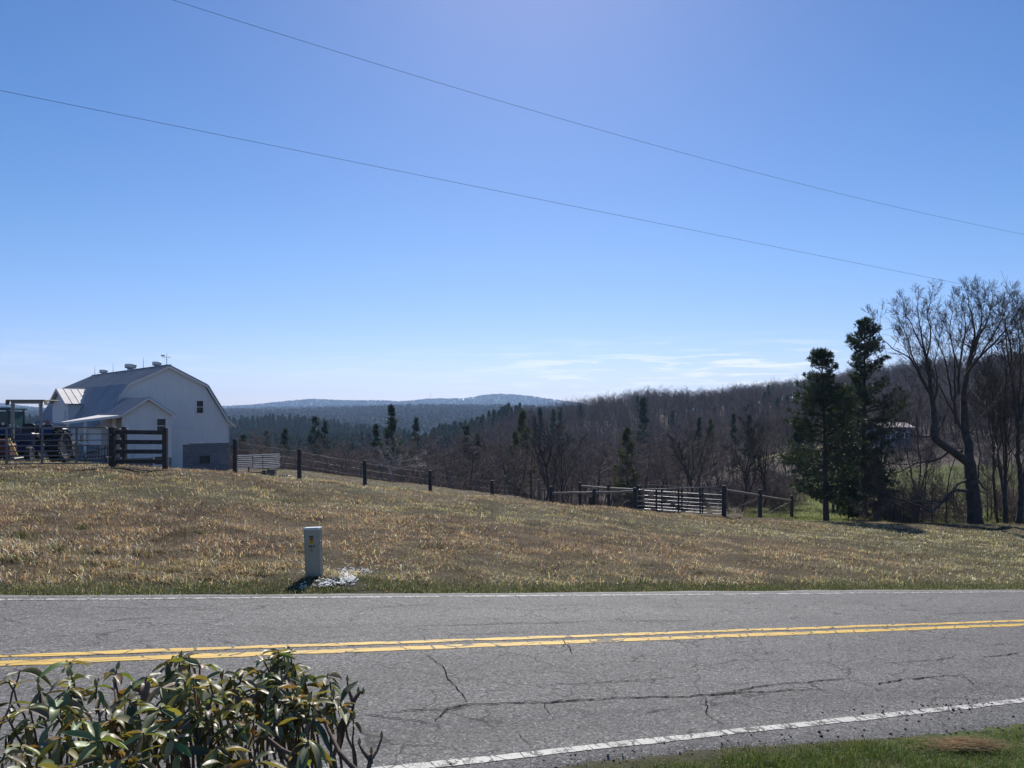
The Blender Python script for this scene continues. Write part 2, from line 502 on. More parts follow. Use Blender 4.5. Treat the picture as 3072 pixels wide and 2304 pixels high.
def ground_z(x, y, bumps=True):
    x = np.asarray(x, float); y = np.asarray(y, float)
    s, t = st(x, y)
    z = field_z(x, y)
    edge = road_z(s, 2.95) - .03
    w = sstep(2.9, 7.5, t)
    zf = edge * (1 - w) + z * w
    lawn = road_z(s, -3.1) - .018 + .62 * sstep(-3.3, -8.2, t) + .03 * sstep(-3.1, -3.5, t)
    rz = road_z(s, t) - .035
    zz = np.where(t > 2.9, zf, np.where(t < redge(s) + .05, lawn, rz))
    if bumps:
        near = sstep(2.9, 4.5, t) * sstep(90, 50, y)
        zz = zz + near * ((fbm(x, y, 2.6, 3) - .5) * .22 + (fbm(x, y, .8, 5, 2) - .5) * .13)
        zz = zz + sstep(60, 200, y) * (fbm(x, y, 40, 9) - .5) * 3.0 * sstep(3000, 600, y)
        # the pedestal stands in a shallow scrape at the field's edge
        zz = zz + .10 * np.exp(-(((x + 3.0) / 1.3) ** 2 + ((y - 11.9) / .7) ** 2))
    return zz
def gz(x, y): return float(ground_z(x, y))
def gpx(px, D):
    x = (px - CX) / F * D
    return Vector((x, D, gz(x, D)))

# ground colours: what grows or lies there, field soil darkened for gap shade
STRAW = np.array([.56, .455, .265]); OLIVE = np.array([.245, .235, .10]); RUST = np.array([.375, .24, .15])
GREEN = np.array([.085, .125, .032]); LITTER = np.array([.075, .056, .045]); PALE = np.array([.56, .46, .33])
def field_cols(x, y):
    """weights straw, olive, rust, green, pale for each point of the near field"""
    s, t = st(x, y)
    u = x / np.maximum(y, 1)
    n1 = fbm(x, y, 3.2, 21); n2 = fbm(x, y, 1.1, 22); n3 = fbm(x, y, 6.0, 23)
    rust = np.exp(-((t - (9.5 + 5 * (n3 - .5))) / 3.8) ** 2) * sstep(-20, -8, s) * sstep(.36, .56, n1 + .25) * sstep(22, 4, s)
    rust = np.maximum(rust, .55 * np.exp(-((t - 21) / 5.0) ** 2) * sstep(-26, -12, s) * sstep(.4, .6, n1 + .12))
    rust = np.maximum(rust, .45 * sstep(45, 50, y) * sstep(.35, .6, n1 + .1))
    green = sstep(4.6, 3.3, t) * .95 + .28 * sstep(.52, .66, n1) + .25 * sstep(20, 26, y) * sstep(.45, .6, n2) * sstep(0, -8, x)
    pale = sstep(.50, .68, n2) * np.exp(-((t - 5.6) / 1.6) ** 2) * sstep(1, -3, s) * 1.2
    olive = .55 * sstep(.38, .6, fbm(x, y, 2.4, 25)) + .22 + .25 * sstep(24, 18, t) * sstep(12, 16, t) + .22 * sstep(0, 8, x) * sstep(.4, .6, n2)
    straw = .30 + .55 * sstep(.36, .62, fbm(x, y, 1.6, 26))
    w = np.stack([straw, olive, rust * 2.5, green, pale], -1)
    return w / w.sum(-1, keepdims=True)
PALET = np.stack([STRAW, OLIVE, RUST, GREEN, PALE])
def field_color(x, y): return field_cols(x, y) @ PALET

def ground_color(x, y):
    s, t = st(x, y); px = CX + F * x / np.maximum(y, 1)
    c = field_color(x, y) * .20  # soil colour cut down to paint the shade between blades
    lawn = np.array([.05, .068, .02]) * (0.7 + .6 * fbm(x, y, .7, 31))[..., None]
    dirt = np.array([.085, .075, .055])
    ld = sstep(-3.35, -3.0, t)[..., None]
    lawn = lawn * (1 - ld) + dirt * ld
    c = np.where((t < 0)[..., None], lawn, c)
    # barnyard and near pasture beyond the brow
    wood = sstep(78, 92, y)[..., None]
    c = c * (1 - wood) + (LITTER * (0.75 + .5 * fbm(x, y, 14, 33))[..., None]) * wood
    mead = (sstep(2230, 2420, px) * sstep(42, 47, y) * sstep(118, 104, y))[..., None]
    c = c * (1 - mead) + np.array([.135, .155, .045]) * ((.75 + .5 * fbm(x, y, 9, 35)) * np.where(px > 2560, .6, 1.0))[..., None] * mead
    pf = (np.exp(-((px - 2330) / 160) ** 2 - ((y - 168) / 14) ** 2))[..., None]
    c = c * (1 - pf) + np.array([.34, .31, .16]) * pf
    pf = (np.exp(-((px - 1640) / 70) ** 2 - ((y - 232) / 14) ** 2))[..., None]
    c = c * (1 - pf) + np.array([.26, .21, .13]) * pf
    far = sstep(500, 900, y)[..., None]
    fc = np.array([.040, .046, .034]) * (.6 + .8 * fbm(x, y, 60, 37))[..., None]
    c = c * (1 - far) + fc * far
    open_ = (sstep(.62, .70, fbm(x, y, 260, 41)) * sstep(2900, 3600, y) * .30)[..., None]
    c = c * (1 - open_) + np.array([.16, .15, .10]) * open_
    return c

def make_ground():
    cx, cy = 0.0, -14.0
    rr = [3.0]
    while rr[-1] < 5250:
        r = rr[-1]
        step = max(.22, r * .011) if r < 60 else (r * .013 if r < 400 else r * .018)
        rr.append(r + step)
    rr = np.array(rr)
    th = np.radians(np.concatenate([np.linspace(-88, -48, 40, endpoint=False), np.linspace(-48, 48, 420), np.linspace(48.3, 88, 40)]))
    A, Rr = np.meshgrid(th, rr)
    X = cx + Rr * np.sin(A); Y = cy + Rr * np.cos(A)
    Z = ground_z(X, Y)
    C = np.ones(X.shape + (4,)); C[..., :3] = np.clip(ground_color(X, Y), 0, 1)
    co = np.stack([X, Y, Z], -1).reshape(-1, 3)
    nr, na = X.shape
    idx = np.arange(nr * na).reshape(nr, na)
    q = np.stack([idx[:-1, :-1], idx[:-1, 1:], idx[1:, 1:], idx[1:, :-1]], -1).reshape(-1, 4)[:, ::-1]
    k = N('ground_soil')
    a = k.n('ShaderNodeAttribute'); a.attribute_name = 'Col'
    v = k.coord('Object')
    n1 = k.noise(v, 5.0, 6.0, .7); n2 = k.noise(v, .35, 4.0, .6)
    f = k.math('MULTIPLY', k.rng(n1, .25, .75, .45, 1.5), k.rng(n2, .3, .7, .75, 1.25))
    col = k.mix(1.0, a.outputs['Color'], k.n('ShaderNodeCombineColor', Red=f, Green=f, Blue=f).outputs[0], 'MULTIPLY')
    k.principled(col, .95, 0, n1, .6, .05, .1)
    me = mesh_np('ground', co, [q], [k.m], smooth=True, attrs={'Col': ('FLOAT_COLOR', C.reshape(-1, 4))})
    return tag(link('ground', me), kind='structure')
GROUND = make_ground()

# ================================================================ road
def road_strip(s0, s1, t0, t1, lift, ds=.5, nt_=2, jitter=0.0, seed=1):
    ss = np.arange(s0, s1 + 1e-6, ds); tt = np.linspace(t0, t1, nt_)
    Sg, Tg = np.meshgrid(ss, tt, indexing='ij')
    if jitter:
        j0 = (vnoise(ss, ss * 0, .5, seed) - .5) * jitter + (vnoise(ss, ss * 0, .11, seed + 9) - .5) * jitter * .6
        Tg = Tg.copy(); Tg[:, 0] += j0; Tg[:, -1] += (vnoise(ss, ss * 0, .45, seed + 3) - .5) * jitter + (vnoise(ss, ss * 0, .1, seed + 5) - .5) * jitter * .6
    X, Y = xy(Sg, Tg); Z = road_z(Sg, Tg) + lift
    idx = np.arange(X.size).reshape(X.shape)
    q = np.stack([idx[:-1, :-1], idx[1:, :-1], idx[1:, 1:], idx[:-1, 1:]], -1).reshape(-1, 4)
    return np.stack([X, Y, Z], -1).reshape(-1, 3), q, np.stack([Sg, Tg, Tg * 0], -1).reshape(-1, 3)

def asphalt():
    k = N('asphalt')
    a = k.n('ShaderNodeAttribute'); a.attribute_name = 'st'; v = a.outputs['Vector']
    sp = k.n('ShaderNodeSeparateXYZ'); k.t.links.new(v, sp.inputs[0])
    vor = k.n('ShaderNodeTexVoronoi', Vector=v, Scale=62.0); vor.feature = 'F1'
    stone = k.n('ShaderNodeSeparateColor'); k.t.links.new(vor.outputs['Color'], stone.inputs[0])
    vor2 = k.n('ShaderNodeTexVoronoi', Vector=v, Scale=40.0)
    st2 = k.n('ShaderNodeSeparateColor'); k.t.links.new(vor2.outputs['Color'], st2.inputs[0])
    base = k.mix(k.rng(stone.outputs[0], 0, 1, 0, 1), (.060, .057, .054, 1), (.190, .183, .174, 1))
    base = k.mix(k.math('GREATER_THAN', stone.outputs[1], .94), base, (.29, .278, .262, 1))  # palest stones, their bright colour also standing for sun glints
    base = k.mix(k.math('MULTIPLY', k.math('GREATER_THAN', st2.outputs[1], .97), .7), base, (.26, .25, .235, 1))
    base = k.mix(k.math('MULTIPLY', k.math('LESS_THAN', st2.outputs[0], .05), .7), base, (.03, .03, .03, 1))
    # wheel tracks worn along the road, patchy weathering
    mp = k.n('ShaderNodeMapping', Scale=(.10, 1.1, 1)); k.t.links.new(v, mp.inputs['Vector'])
    n1 = k.noise(mp.outputs[0], 1.0, 5.0, .6)
    n2 = k.noise(v, .9, 5.0, .6)
    trk = k.math('COSINE', k.math('MULTIPLY', k.math('ADD', k.math('ABSOLUTE', sp.outputs[1]), .02), 4.2))
    n1 = k.math('ADD', n1, k.math('MULTIPLY', trk, .07))
    f = k.math('MULTIPLY', k.rng(n1, .25, .75, .80, 1.2), k.rng(n2, .25, .75, .88, 1.12))
    base = k.mix(1.0, base, k.n('ShaderNodeCombineColor', Red=f, Green=f, Blue=f).outputs[0], 'MULTIPLY')
    # fine map cracking
    dis = k.n('ShaderNodeVectorMath'); dis.operation = 'ADD'
    nn = k.n('ShaderNodeTexNoise', Vector=v, Scale=2.2, Detail=4.0)
    sc = k.n('ShaderNodeVectorMath'); sc.operation = 'SCALE'; k.t.links.new(nn.outputs['Color'], sc.inputs[0]); sc.inputs['Scale'].default_value = .55
    k.t.links.new(v, dis.inputs[0]); k.t.links.new(sc.outputs[0], dis.inputs[1])
    mp2 = k.n('ShaderNodeMapping', Scale=(.9, 2.0, 1)); k.t.links.new(dis.outputs[0], mp2.inputs['Vector'])
    ve = k.n('ShaderNodeTexVoronoi', Vector=mp2.outputs[0], Scale=1.0); ve.feature = 'DISTANCE_TO_EDGE'
    crack = k.math('LESS_THAN', ve.outputs['Distance'], k.rng(k.noise(v, 3.0, 3.0), .3, .7, .004, .015))
    msk = k.math('MULTIPLY', crack, k.math('GREATER_THAN', k.noise(v, .55, 3.0), .43))
    base = k.mix(k.math('MULTIPLY', msk, .75), base, (.014, .013, .013, 1))
    h = k.math('ADD', k.math('MULTIPLY', vor.outputs['Distance'], -.6), k.noise(v, 160.0, 2.0))
    k.principled(base, .78, 0, h, .75, .012, .35)
    return k.m
ASPH = asphalt()
def make_road():
    s0, s1 = -40.0, 70.0
    co, q, uv = road_strip(s0, s1, -2.90, 3.1, 0.0, .25, 33)
    # ragged edges
    n = len(co) // 33
    co = co.reshape(n, 33, 3); uv = uv.reshape(n, 33, 3)
    ss = uv[:, 0, 0]
    for col_, base_, amp, sd_ in ((0, -3.3, .12, 5), (32, 3.06, .14, 8)):
        tt = (redge(ss) if col_ == 0 else base_) + (vnoise(ss, ss * 0, 1.6, sd_) - .5) * amp + (vnoise(ss, ss * 0, .6, sd_ + 1) - .5) * amp * .5
        X, Y = xy(ss, tt); co[:, col_, 0] = X; co[:, col_, 1] = Y; co[:, col_, 2] = road_z(ss, tt); uv[:, col_, 1] = tt
    # skirt down into the soil
    sk0 = co[:, 0] - np.array([RN[0] * .11, RN[1] * .11, .055]) + (np.random.default_rng(3).uniform(-.02, .02, (n, 1)) * np.array([[RN[0], RN[1], 0]])); sk1 = co[:, 32] - np.array([0, 0, .12])
    base_n = n * 33
    allco = np.concatenate([co.reshape(-1, 3), sk0, sk1]); alluv = np.concatenate([uv.reshape(-1, 3), uv[:, 0] - np.array([0, .13, 0]), uv[:, 32] + np.array([0, .12, 0])])
    i = np.arange(n - 1)
    qa = np.stack([i * 33, base_n + i, base_n + i + 1, (i + 1) * 33], -1)
    qb = np.stack([i * 33 + 32, (i + 1) * 33 + 32, base_n + n + i + 1, base_n + n + i], -1)
    me = mesh_np('road', allco, [q, qa, qb], [ASPH], attrs={'st': ('FLOAT_VECTOR', alluv)})
    return tag(link('road', me), kind='structure')
ROAD = make_road()

def paint(name, color, wear, dark, transverse):
    k = N(name)
    a = k.n('ShaderNodeAttribute'); a.attribute_name = 'st'; v = a.outputs['Vector']
    mp = k.n('ShaderNodeMapping', Scale=(1.0, .45 if transverse else 2.6, 1)); k.t.links.new(v, mp.inputs['Vector'])
    nn = k.n('ShaderNodeTexNoise', Vector=v, Scale=5.0, Detail=4.0)
    sc = k.n('ShaderNodeVectorMath'); sc.operation = 'SCALE'; k.t.links.new(nn.outputs['Color'], sc.inputs[0]); sc.inputs['Scale'].default_value = .16
    ad = k.n('ShaderNodeVectorMath'); ad.operation = 'ADD'; k.t.links.new(mp.outputs[0], ad.inputs[0]); k.t.links.new(sc.outputs[0], ad.inputs[1])
    ve = k.n('ShaderNodeTexVoronoi', Vector=ad.outputs[0], Scale=5.5 if transverse else 2.6); ve.feature = 'DISTANCE_TO_EDGE'
    crack = k.math('LESS_THAN', ve.outputs['Distance'], dark)
    n2 = k.noise(v, 9.0, 6.0, .7); n3 = k.noise(v, 70.0, 3.0, .6)
    worn = k.math('GREATER_THAN', k.math('ADD', k.math('MULTIPLY', n2, .6), k.math('MULTIPLY', n3, .4)), wear)
    col = k.mix(k.rng(k.noise(v, 3.0, 4.0), .3, .7), c4([q * .82 for q in color]), c4(color))
    col = k.mix(worn, col, (.11, .105, .10, 1))
    col = k.mix(k.math('MULTIPLY', crack, .9), col, (.03, .028, .026, 1))
    k.principled(col, .7, 0, n3, .4, .004, .35)
    MAT[name] = k.m
    return k.m
YEL = paint('yellow_line_paint', (.66, .42, .075), .60, .030, False)
WHT = paint('white_line_paint', (.52, .508, .46), .53, .035, True)
WHT2 = paint('faded_white_paint', (.48, .47, .44), .50, .03, True)
def marking(name, mat, t0, t1, lift, seed, jit=.02):
    co, q, uv = road_strip(-40, 70, t0, t1, lift, .06, 2, jit, seed)
    o = link(name, mesh_np(name, co, [q], [mat], attrs={'st': ('FLOAT_VECTOR', uv)}), ROAD)
    return o
marking('center_line', YEL, -.175, -.045, .004, 3, .022)
marking('center_line', YEL, .075, .185, .004, 13, .03)
marking('edge_line', WHT, -2.872, -2.772, .004, 23, .02)
marking('edge_line', WHT2, 2.70, 2.79, .004, 33, .03)

CRZ = lambda pts: [(1100 + x * .8915, 1800 + y * .8915) for x, y in pts]
CRACKS = [
 ([(0,390),(60,385),(75,378),(150,372),(260,373),(355,355),(440,350),(600,345),(740,337),(860,328),(1000,325),(1160,322),(1250,316),(1400,312),(1500,303),(1620,308)], .020),
 ([(1165,320),(1300,295),(1400,283),(1500,277),(1650,263)], .016), ([(1650,280),(1720,283),(1800,268),(1940,258),(2010,250)], .017),
 ([(-20,386),(60,398),(150,408),(215,420),(245,440)], .012), ([(355,355),(260,378),(220,405),(245,440)], .012),
 ([(180,172),(235,210),(270,240),(300,290),(340,330),(358,352)], .018), ([(560,292),(640,288),(780,278),(890,272),(1075,260)], .010),
 ([(790,280),(850,325)], .010), ([(1135,325),(1140,380),(1165,405)], .012), ([(600,345),(612,390)], .010), ([(500,440),(560,500)], .010),
 ([(1395,163),(1470,185),(1560,215),(1650,262)], .011), ([(1740,212),(1860,207),(1980,195)], .011), ([(2060,192),(2212,180)], .014),
 ([(2060,195),(2110,225)], .008), ([(1850,215),(2000,250),(2030,280),(2090,300)], .010), ([(660,130),(672,150),(695,188)], .014),
 ([(985,125),(1000,140),(1090,141),(1180,185)], .009), ([(190,120),(205,137)], .010), ([(120,90),(330,85),(480,80),(700,75),(780,68)], .014),
 ([(800,72),(1040,70),(1110,68)], .012), ([(1900,50),(2212,37)], .012), ([(0,28),(150,20),(240,12)], .012), ([(120,160),(140,172)], .014),
 ([(660,160),(676,150)], .01), ([(1540,100),(1560,112)], .01), ([(1200,125),(1215,135)], .01), ([(-900,70),(-820,64),(-700,60)], .012),
 ([(-1230,60),(-1150,80)], .01), ([(250,118),(420,116),(560,108)], .008), ([(-1000,20),(-760,30),(-500,22)], .009),
 ([(940,385),(1010,372),(1040,366)], .008), ([(330,400),(430,410),(520,416)], .007), ([(1500,276),(1560,300)], .007),
]
def make_cracks():
    co, tris = [], []; rng = random.Random(4)
    for pts, w in CRACKS:
        P = [road_px(*p) for p in CRZ(pts)]
        fine = []
        for a, b in zip(P[:-1], P[1:]):
            L = math.hypot(b[0] - a[0], b[1] - a[1]); n = max(2, int(L / .045))
            for i in range(n):
                f = i / n; fine.append((a[0] + (b[0] - a[0]) * f, a[1] + (b[1] - a[1]) * f))
        fine.append(P[-1])
        off = 0.0; b0 = len(co); m = len(fine)
        for i, (s_, t_) in enumerate(fine):
            p = fine[max(i - 1, 0)]; q = fine[min(i + 1, m - 1)]
            d = math.hypot(q[0] - p[0], q[1] - p[1]) or 1; nx, ny = -(q[1] - p[1]) / d, (q[0] - p[0]) / d
            off = off * .82 + rng.uniform(-1, 1) * .014
            e = math.sin(math.pi * min(1, .08 + .92 * min(i, m - 1 - i) / max(1, m * .25)) / 2) if min(i, m - 1 - i) < m * .25 else 1
            hw = w * (.46 + .5 * abs(q[0] - p[0]) / d) * e * rng.uniform(.45, 1.3)
            for sg in (-1, 1):
                a_, b_ = s_ + nx * (off + sg * hw * .5), t_ + ny * (off + sg * hw * .5)
                X, Y = xy(a_, b_); co.append((X, Y, road_z(a_, b_) + .008))
            if i: k = b0 + 2 * i; tris.append((k - 2, k - 1, k + 1, k))
    simple('crack_dark', (.014, .0135, .013), 1.0, 0, .2, 9, .2, spec=0.0)  # one near-black colour for the flat crack strips
    return link('crack', mesh_np('crack', co, [np.array(tris)], [MAT['crack_dark']]), ROAD)
make_cracks()

# ================================================================ grass
def blades(name, x, y, h, w, lean, col, seed, zoff=0.0, mat='grass_blade', flat=None):
    rg = np.random.default_rng(seed); n = len(x)
    z = ground_z(x, y) + zoff
    az_ = rg.uniform(0, 2 * np.pi, n); fa = az_ + rg.normal(0, .5, n) + np.pi / 2
    base = np.stack([x, y, z - .01], -1)
    sx = np.stack([np.cos(fa), np.sin(fa), 0 * fa], -1) * (w * .5)[:, None]
    d1 = np.stack([np.cos(az_) * np.sin(lean * .55), np.sin(az_) * np.sin(lean * .55), np.cos(lean * .55)], -1)
    l2 = np.minimum(lean * 1.35, 1.75)
    d2 = np.stack([np.cos(az_) * np.sin(l2), np.sin(az_) * np.sin(l2), np.cos(l2)], -1)
    mid = base + d1 * (h * .55)[:, None]; tip = mid + d2 * (h * .5)[:, None]
    co = np.stack([base - sx, base + sx, mid + sx * .75, mid - sx * .75, tip], 1).reshape(-1, 3)
    i = np.arange(n) * 5
    q = np.stack([i, i + 1, i + 2, i + 3], -1); t = np.stack([i + 3, i + 2, i + 4], -1)
    C = np.ones((n, 5, 4)); C[:, :, :3] = np.clip(col, 0, 1)[:, None, :]
    return link(name, mesh_np(name, co, [q, t], [MAT[mat]], attrs={'Col': ('FLOAT_COLOR', C.reshape(-1, 4))}))

def scatter(n, x0, x1, y0, y1, rg): return rg.uniform(x0, x1, n), rg.uniform(y0, y1, n)

def make_field_grass():
    rg = np.random.default_rng(11)
    X, Y = [], []
    # density falls with distance
    for y0, y1, dens in ((8, 13, 1250), (13, 18, 820), (18, 25, 520), (25, 36, 330), (36, 46, 150), (46, 80, 45)):
        wid = .72 * y1
        n = int((y1 - y0) * 2 * wid * dens)
        x, y = scatter(n, -wid, wid, y0, y1, rg); s, t = st(x, y)
        k = (t > 3.0) & (np.abs(x) < .70 * y + .6) & ~((y > 44) & (x > 8))
        k &= ~(((x + 2.55) ** 2 / .16 + (y - 11.6) ** 2 / .07) < rg.uniform(.5, 1.4, n))
        # clumping
        k &= rg.uniform(0, 1, n) < (.40 + .6 * sstep(.35, .6, fbm(x, y, .32, 51, 2)))
        X.append(x[k]); Y.append(y[k])
    x = np.concatenate(X); y = np.concatenate(Y); n = len(x)
    s, t = st(x, y)
    W = field_cols(x, y)
    W = W * rg.gamma(1.1, 1.0, W.shape)
    pick = W.argmax(-1)
    col = PALET[pick] * np.array([1.25, 1.0, 1.1, 1.0, 1.2])[pick][:, None]
    br = rg.lognormal(0, .42, n) * (.32 + 1.2 * sstep(.34, .66, fbm(x, y, .8, 57, 3))); col = col * br[:, None]
    dead = rg.uniform(0, 1, n) < .14
    col[dead] = np.array([.09, .065, .05]) * rg.uniform(.5, 1.3, dead.sum())[:, None]
    glint = rg.uniform(0, 1, n) < .05
    col[glint] = np.array([.62, .52, .36]) * rg.uniform(.8, 1.2, glint.sum())[:, None]  # a few blades coloured very bright as painted sun glints
    tall = sstep(.52, .75, fbm(x, y, 1.3, 52)) * sstep(3.6, 5, t)
    left = sstep(-2, -9, x) * sstep(17, 9, y)
    h = rg.uniform(.035, .080, n) * (1 + .8 * tall + .5 * left * rg.uniform(0, 1, n))
    h *= np.where(pick == 3, .8, 1.0)
    far_ = y / 12.0
    w = np.clip(.0042 * (.75 + .55 * far_), .005, .03) * rg.uniform(.6, 1.4, n)
    h *= np.clip(.85 + .15 * far_, 1, 1.5) * np.where(y > 26, .8, 1)
    lean = np.clip(rg.normal(.95, .42, n), .05, 1.55)
    lean[pick == 4] = np.clip(rg.normal(1.25, .2, (pick == 4).sum()), .4, 1.5)
    o = blades('dry_grass', x, y, h, w, lean, col, 12)
    return tag(o, 'dry winter grass of straw, olive and rust patches over the field', 'grass', kind='stuff')
make_field_grass()

def make_thatch():
    # long flattened stems lying in mats with dark gaps between them
    rg = np.random.default_rng(211); X, Y = [], []
    for y0, y1, dens in ((8, 13, 430), (13, 18, 300), (18, 25, 200), (25, 37, 125)):
        wid = .72 * y1; n = int((y1 - y0) * 2 * wid * dens); x, y = scatter(n, -wid, wid, y0, y1, rg); s, t = st(x, y)
        k = (t > 3.7) & (np.abs(x) < .70 * y + .6) & ~(((x + 2.55) ** 2 / .16 + (y - 11.6) ** 2 / .07) < rg.uniform(.5, 1.4, n))
        k &= rg.uniform(0, 1, n) < sstep(.40, .60, fbm(x, y, .55, 53, 3)) * (.35 + .65 * sstep(.35, .6, fbm(x, y, 2.6, 54)))
        X.append(x[k]); Y.append(y[k])
    x = np.concatenate(X); y = np.concatenate(Y); n = len(x); s, t = st(x, y)
    W = field_cols(x, y) * np.array([1.5, .75, 1.25, .3, 2.2]); W = W * rg.gamma(1.1, 1.0, W.shape); pick = W.argmax(-1)
    col = PALET[pick] * rg.lognormal(.28, .50, n)[:, None]
    h = rg.uniform(.09, .22, n) * (.85 + .25 * sstep(14, 9, y)); w = np.clip(.0125 * (.6 + .45 * y / 12), .010, .03) * rg.uniform(.5, 1.4, n)
    o = blades('grass_thatch', x, y, h, w, np.clip(rg.normal(1.05, .34, n), .2, 1.6), col, 212)
    tag(o, 'flattened mats of pale dead grass lying over the field', 'grass', kind='stuff')
make_thatch()

def make_tussocks():
    rg = np.random.default_rng(77)
    spots = [(180, 1660, 1.3), (125, 1662, .9), (290, 1660, .8), (420, 1667, 1.0), (60, 1610, 1.2), (330, 1700, 1.1), (520, 1715, 1.1), (700, 1700, .9),
             (860, 1700, .9), (1160, 1728, .9), (1010, 1735, .7), (480, 1655, .7), (250, 1590, .8), (130, 1735, .9), (620, 1740, .8), (900, 1655, .6),
             (1420, 1730, .6), (1250, 1690, .6), (1800, 1690, .6), (2400, 1660, .7), (2100, 1720, .5), (600, 1600, .6), (1700, 1640, .5), (2700, 1690, .6),
             (40, 1690, 1.1), (240, 1720, .9), (390, 1735, .9), (560, 1690, .8), (780, 1725, .8), (100, 1560, .8), (330, 1540, .8), (480, 1520, .6)]
    X, Y, Hh, Cc, Ln = [], [], [], [], []
    for px, py, sc in spots:
        # walk along the ray until it meets the field
        a = (px - CX) / F; b = (HY - py) / F; D = 9.0
        while D < 34 and b * D > gz(a * D, D): D += .1
        n = int(260 * sc); r = np.abs(rg.normal(0, .13 * sc, n)); th = rg.uniform(0, 6.283, n)
        X.append(a * D + r * np.cos(th) * 1.4); Y.append(D + r * np.sin(th))
        Hh.append(rg.uniform(.07, .20, n) * sc * .9)
        kind = rg.integers(0, 3)
        basec = [np.array([.40, .32, .19]), np.array([.20, .185, .09]), np.array([.32, .24, .15])][kind]
        Cc.append(basec * rg.lognormal(0, .4, n)[:, None]); Ln.append(np.clip(rg.normal(.95, .35, n), .1, 1.5))
    x = np.concatenate(X); y = np.concatenate(Y)
    o = blades('grass_tussock', x, y, np.concatenate(Hh), np.full(len(x), .008) * rg.uniform(.6, 1.4, len(x)), np.concatenate(Ln), np.concatenate(Cc), 78)
    tag(o, 'taller tufts of dead grass standing along the roadside edge of the field', 'grass', kind='stuff')
make_tussocks()

def make_verge():
    rg = np.random.default_rng(15)
    n = 60000
    s = rg.uniform(-16, 22, n); t = 2.96 + .22 * vnoise(s, s * 0, .5, 4) + np.abs(rg.normal(0, .45, n))
    x, y = xy(s, t); k = (np.abs(x) < .72 * y + .5)
    k &= ~(((x + 2.55) ** 2 / .16 + (y - 11.6) ** 2 / .05) < 1)
    x, y, t = x[k], y[k], t[k]; n = len(x)
    g = rg.uniform(0, 1, n)
    col = np.where((g < .62)[:, None], GREEN * 1.15, np.where((g < .85)[:, None], np.array([.17, .165, .06]), STRAW * 1.1)) * rg.lognormal(0, .35, n)[:, None]
    h = rg.uniform(.03, .085, n); w = rg.uniform(.004, .009, n)
    o = blades('verge_grass', x, y, h, w, np.clip(rg.normal(.6, .35, n), .05, 1.4), col, 16)
    tag(o, 'greener strip of grass along the far edge of the road', 'grass', kind='stuff')
make_verge()

def make_lawn():
    rg = np.random.default_rng(18)
    n = 480000
    s = rg.uniform(-6.0, 9.0, n); t = rg.uniform(-6.2, -2.95, n)
    x, y = xy(s, t)
    k = (np.abs(x) < .72 * y + .5) & (y > 2.2)
    ragged = redge(s) + .02 - .16 * vnoise(s, s * 0, .45, 8) - .10 * vnoise(s, s * 0, .13, 9)
    k &= t < ragged + .07 * rg.normal(0, 1, n)
    k &= ~((x < .2) & (rg.uniform(0, 1, n) < .55))
    k &= rg.uniform(0, 1, n) < .45 + .55 * sstep(.36, .58, fbm(x, y, .22, 61, 2))
    x, y, s, t = x[k], y[k], s[k], t[k]; n = len(x)
    g = rg.uniform(0, 1, n)
    edge = sstep(-.42, -.05, t - redge(s))
    dry = .10 + .28 * edge + .3 * sstep(.6, .7, fbm(x, y, .5, 62))
    col = np.where((g < dry)[:, None], np.array([.30, .24, .13]), np.where((g < dry + .3)[:, None], np.array([.17, .20, .05]), np.array([.085, .145, .028])))
    col = col * rg.lognormal(0, .34, n)[:, None]
    h = rg.uniform(.03, .075, n) * (.8 + .7 * sstep(.45, .65, fbm(x, y, .6, 63))) * (1 - .45 * edge)
    o = blades('lawn_grass', x, y, h, rg.uniform(.0028, .0055, n), np.clip(rg.normal(.6, .38, n), .05, 1.45), col, 19)
    tag(o, 'short green lawn on the near side of the road, bottom right', 'grass', kind='stuff')
    # raked tuft of dead stems
    m = 170
    px = rg.uniform(2790, 3010, m); c0 = []
    mb = MB()
    for i in range(m):
        p = at(2900 + rg.normal(0, 60), 2235 + rg.normal(0, 7), 1.0)
        D = 6.0
        while D < 12 and p.z * D > gz(p.x * D, D) + .05: D += .04
        q = Vector((p.x * D, D, p.z * D + rg.uniform(-.03, .03)))
        a_ = rg.normal(-.12, .22); L = rg.uniform(.15, .4)
        d = Vector((math.cos(a_), math.sin(a_) * .6 + rg.normal(0, .1), rg.normal(-.06, .1)))
        mb.tube([q - d * L * .5, q + Vector((0, 0, .02)), q + d * L * .5], .0018, 3, caps=False)
    simple('dead_stem', (.42, .28, .13), .8, 0, .35, 20, .1)
    tag(mb.build('straw_tuft', MAT['dead_stem']), 'small heap of raked dry stems on the near lawn', 'straw', kind='stuff')
make_lawn()
def make_grit():
    rg = random.Random(44); m = MB()
    for i in range(230):
        s = rg.uniform(-2.5, 6.5); e = float(redge(s))
        if i % 3 == 0: s = rg.gauss(3.2, .7); t = rg.gauss(-2.78, .12)
        else: t = e + abs(rg.gauss(0, .12)) - .10
        X, Y = xy(s, t); r = rg.uniform(.004, .011) * (1.5 if rg.random() < .06 else 1)
        m.box((X, Y, (float(road_z(s, t)) if t > e else gz(X, Y)) + r * .6), (r * 2.2, r * 1.6, r * 1.5), Matrix.Rotation(rg.uniform(0, 6), 3, 'Z'), 0 if rg.random() < .6 else 1, r * .4)
    simple('grit_dark', (.07, .066, .062), .9, 0, .3, 20, .2); simple('grit_light', (.22, .20, .18), .9, 0, .3, 20, .2)
    tag(m.build('road_grit', [MAT['grit_dark'], MAT['grit_light']]), 'crumbs of broken asphalt and grit along the near road edge', 'grit', kind='stuff')
make_grit()

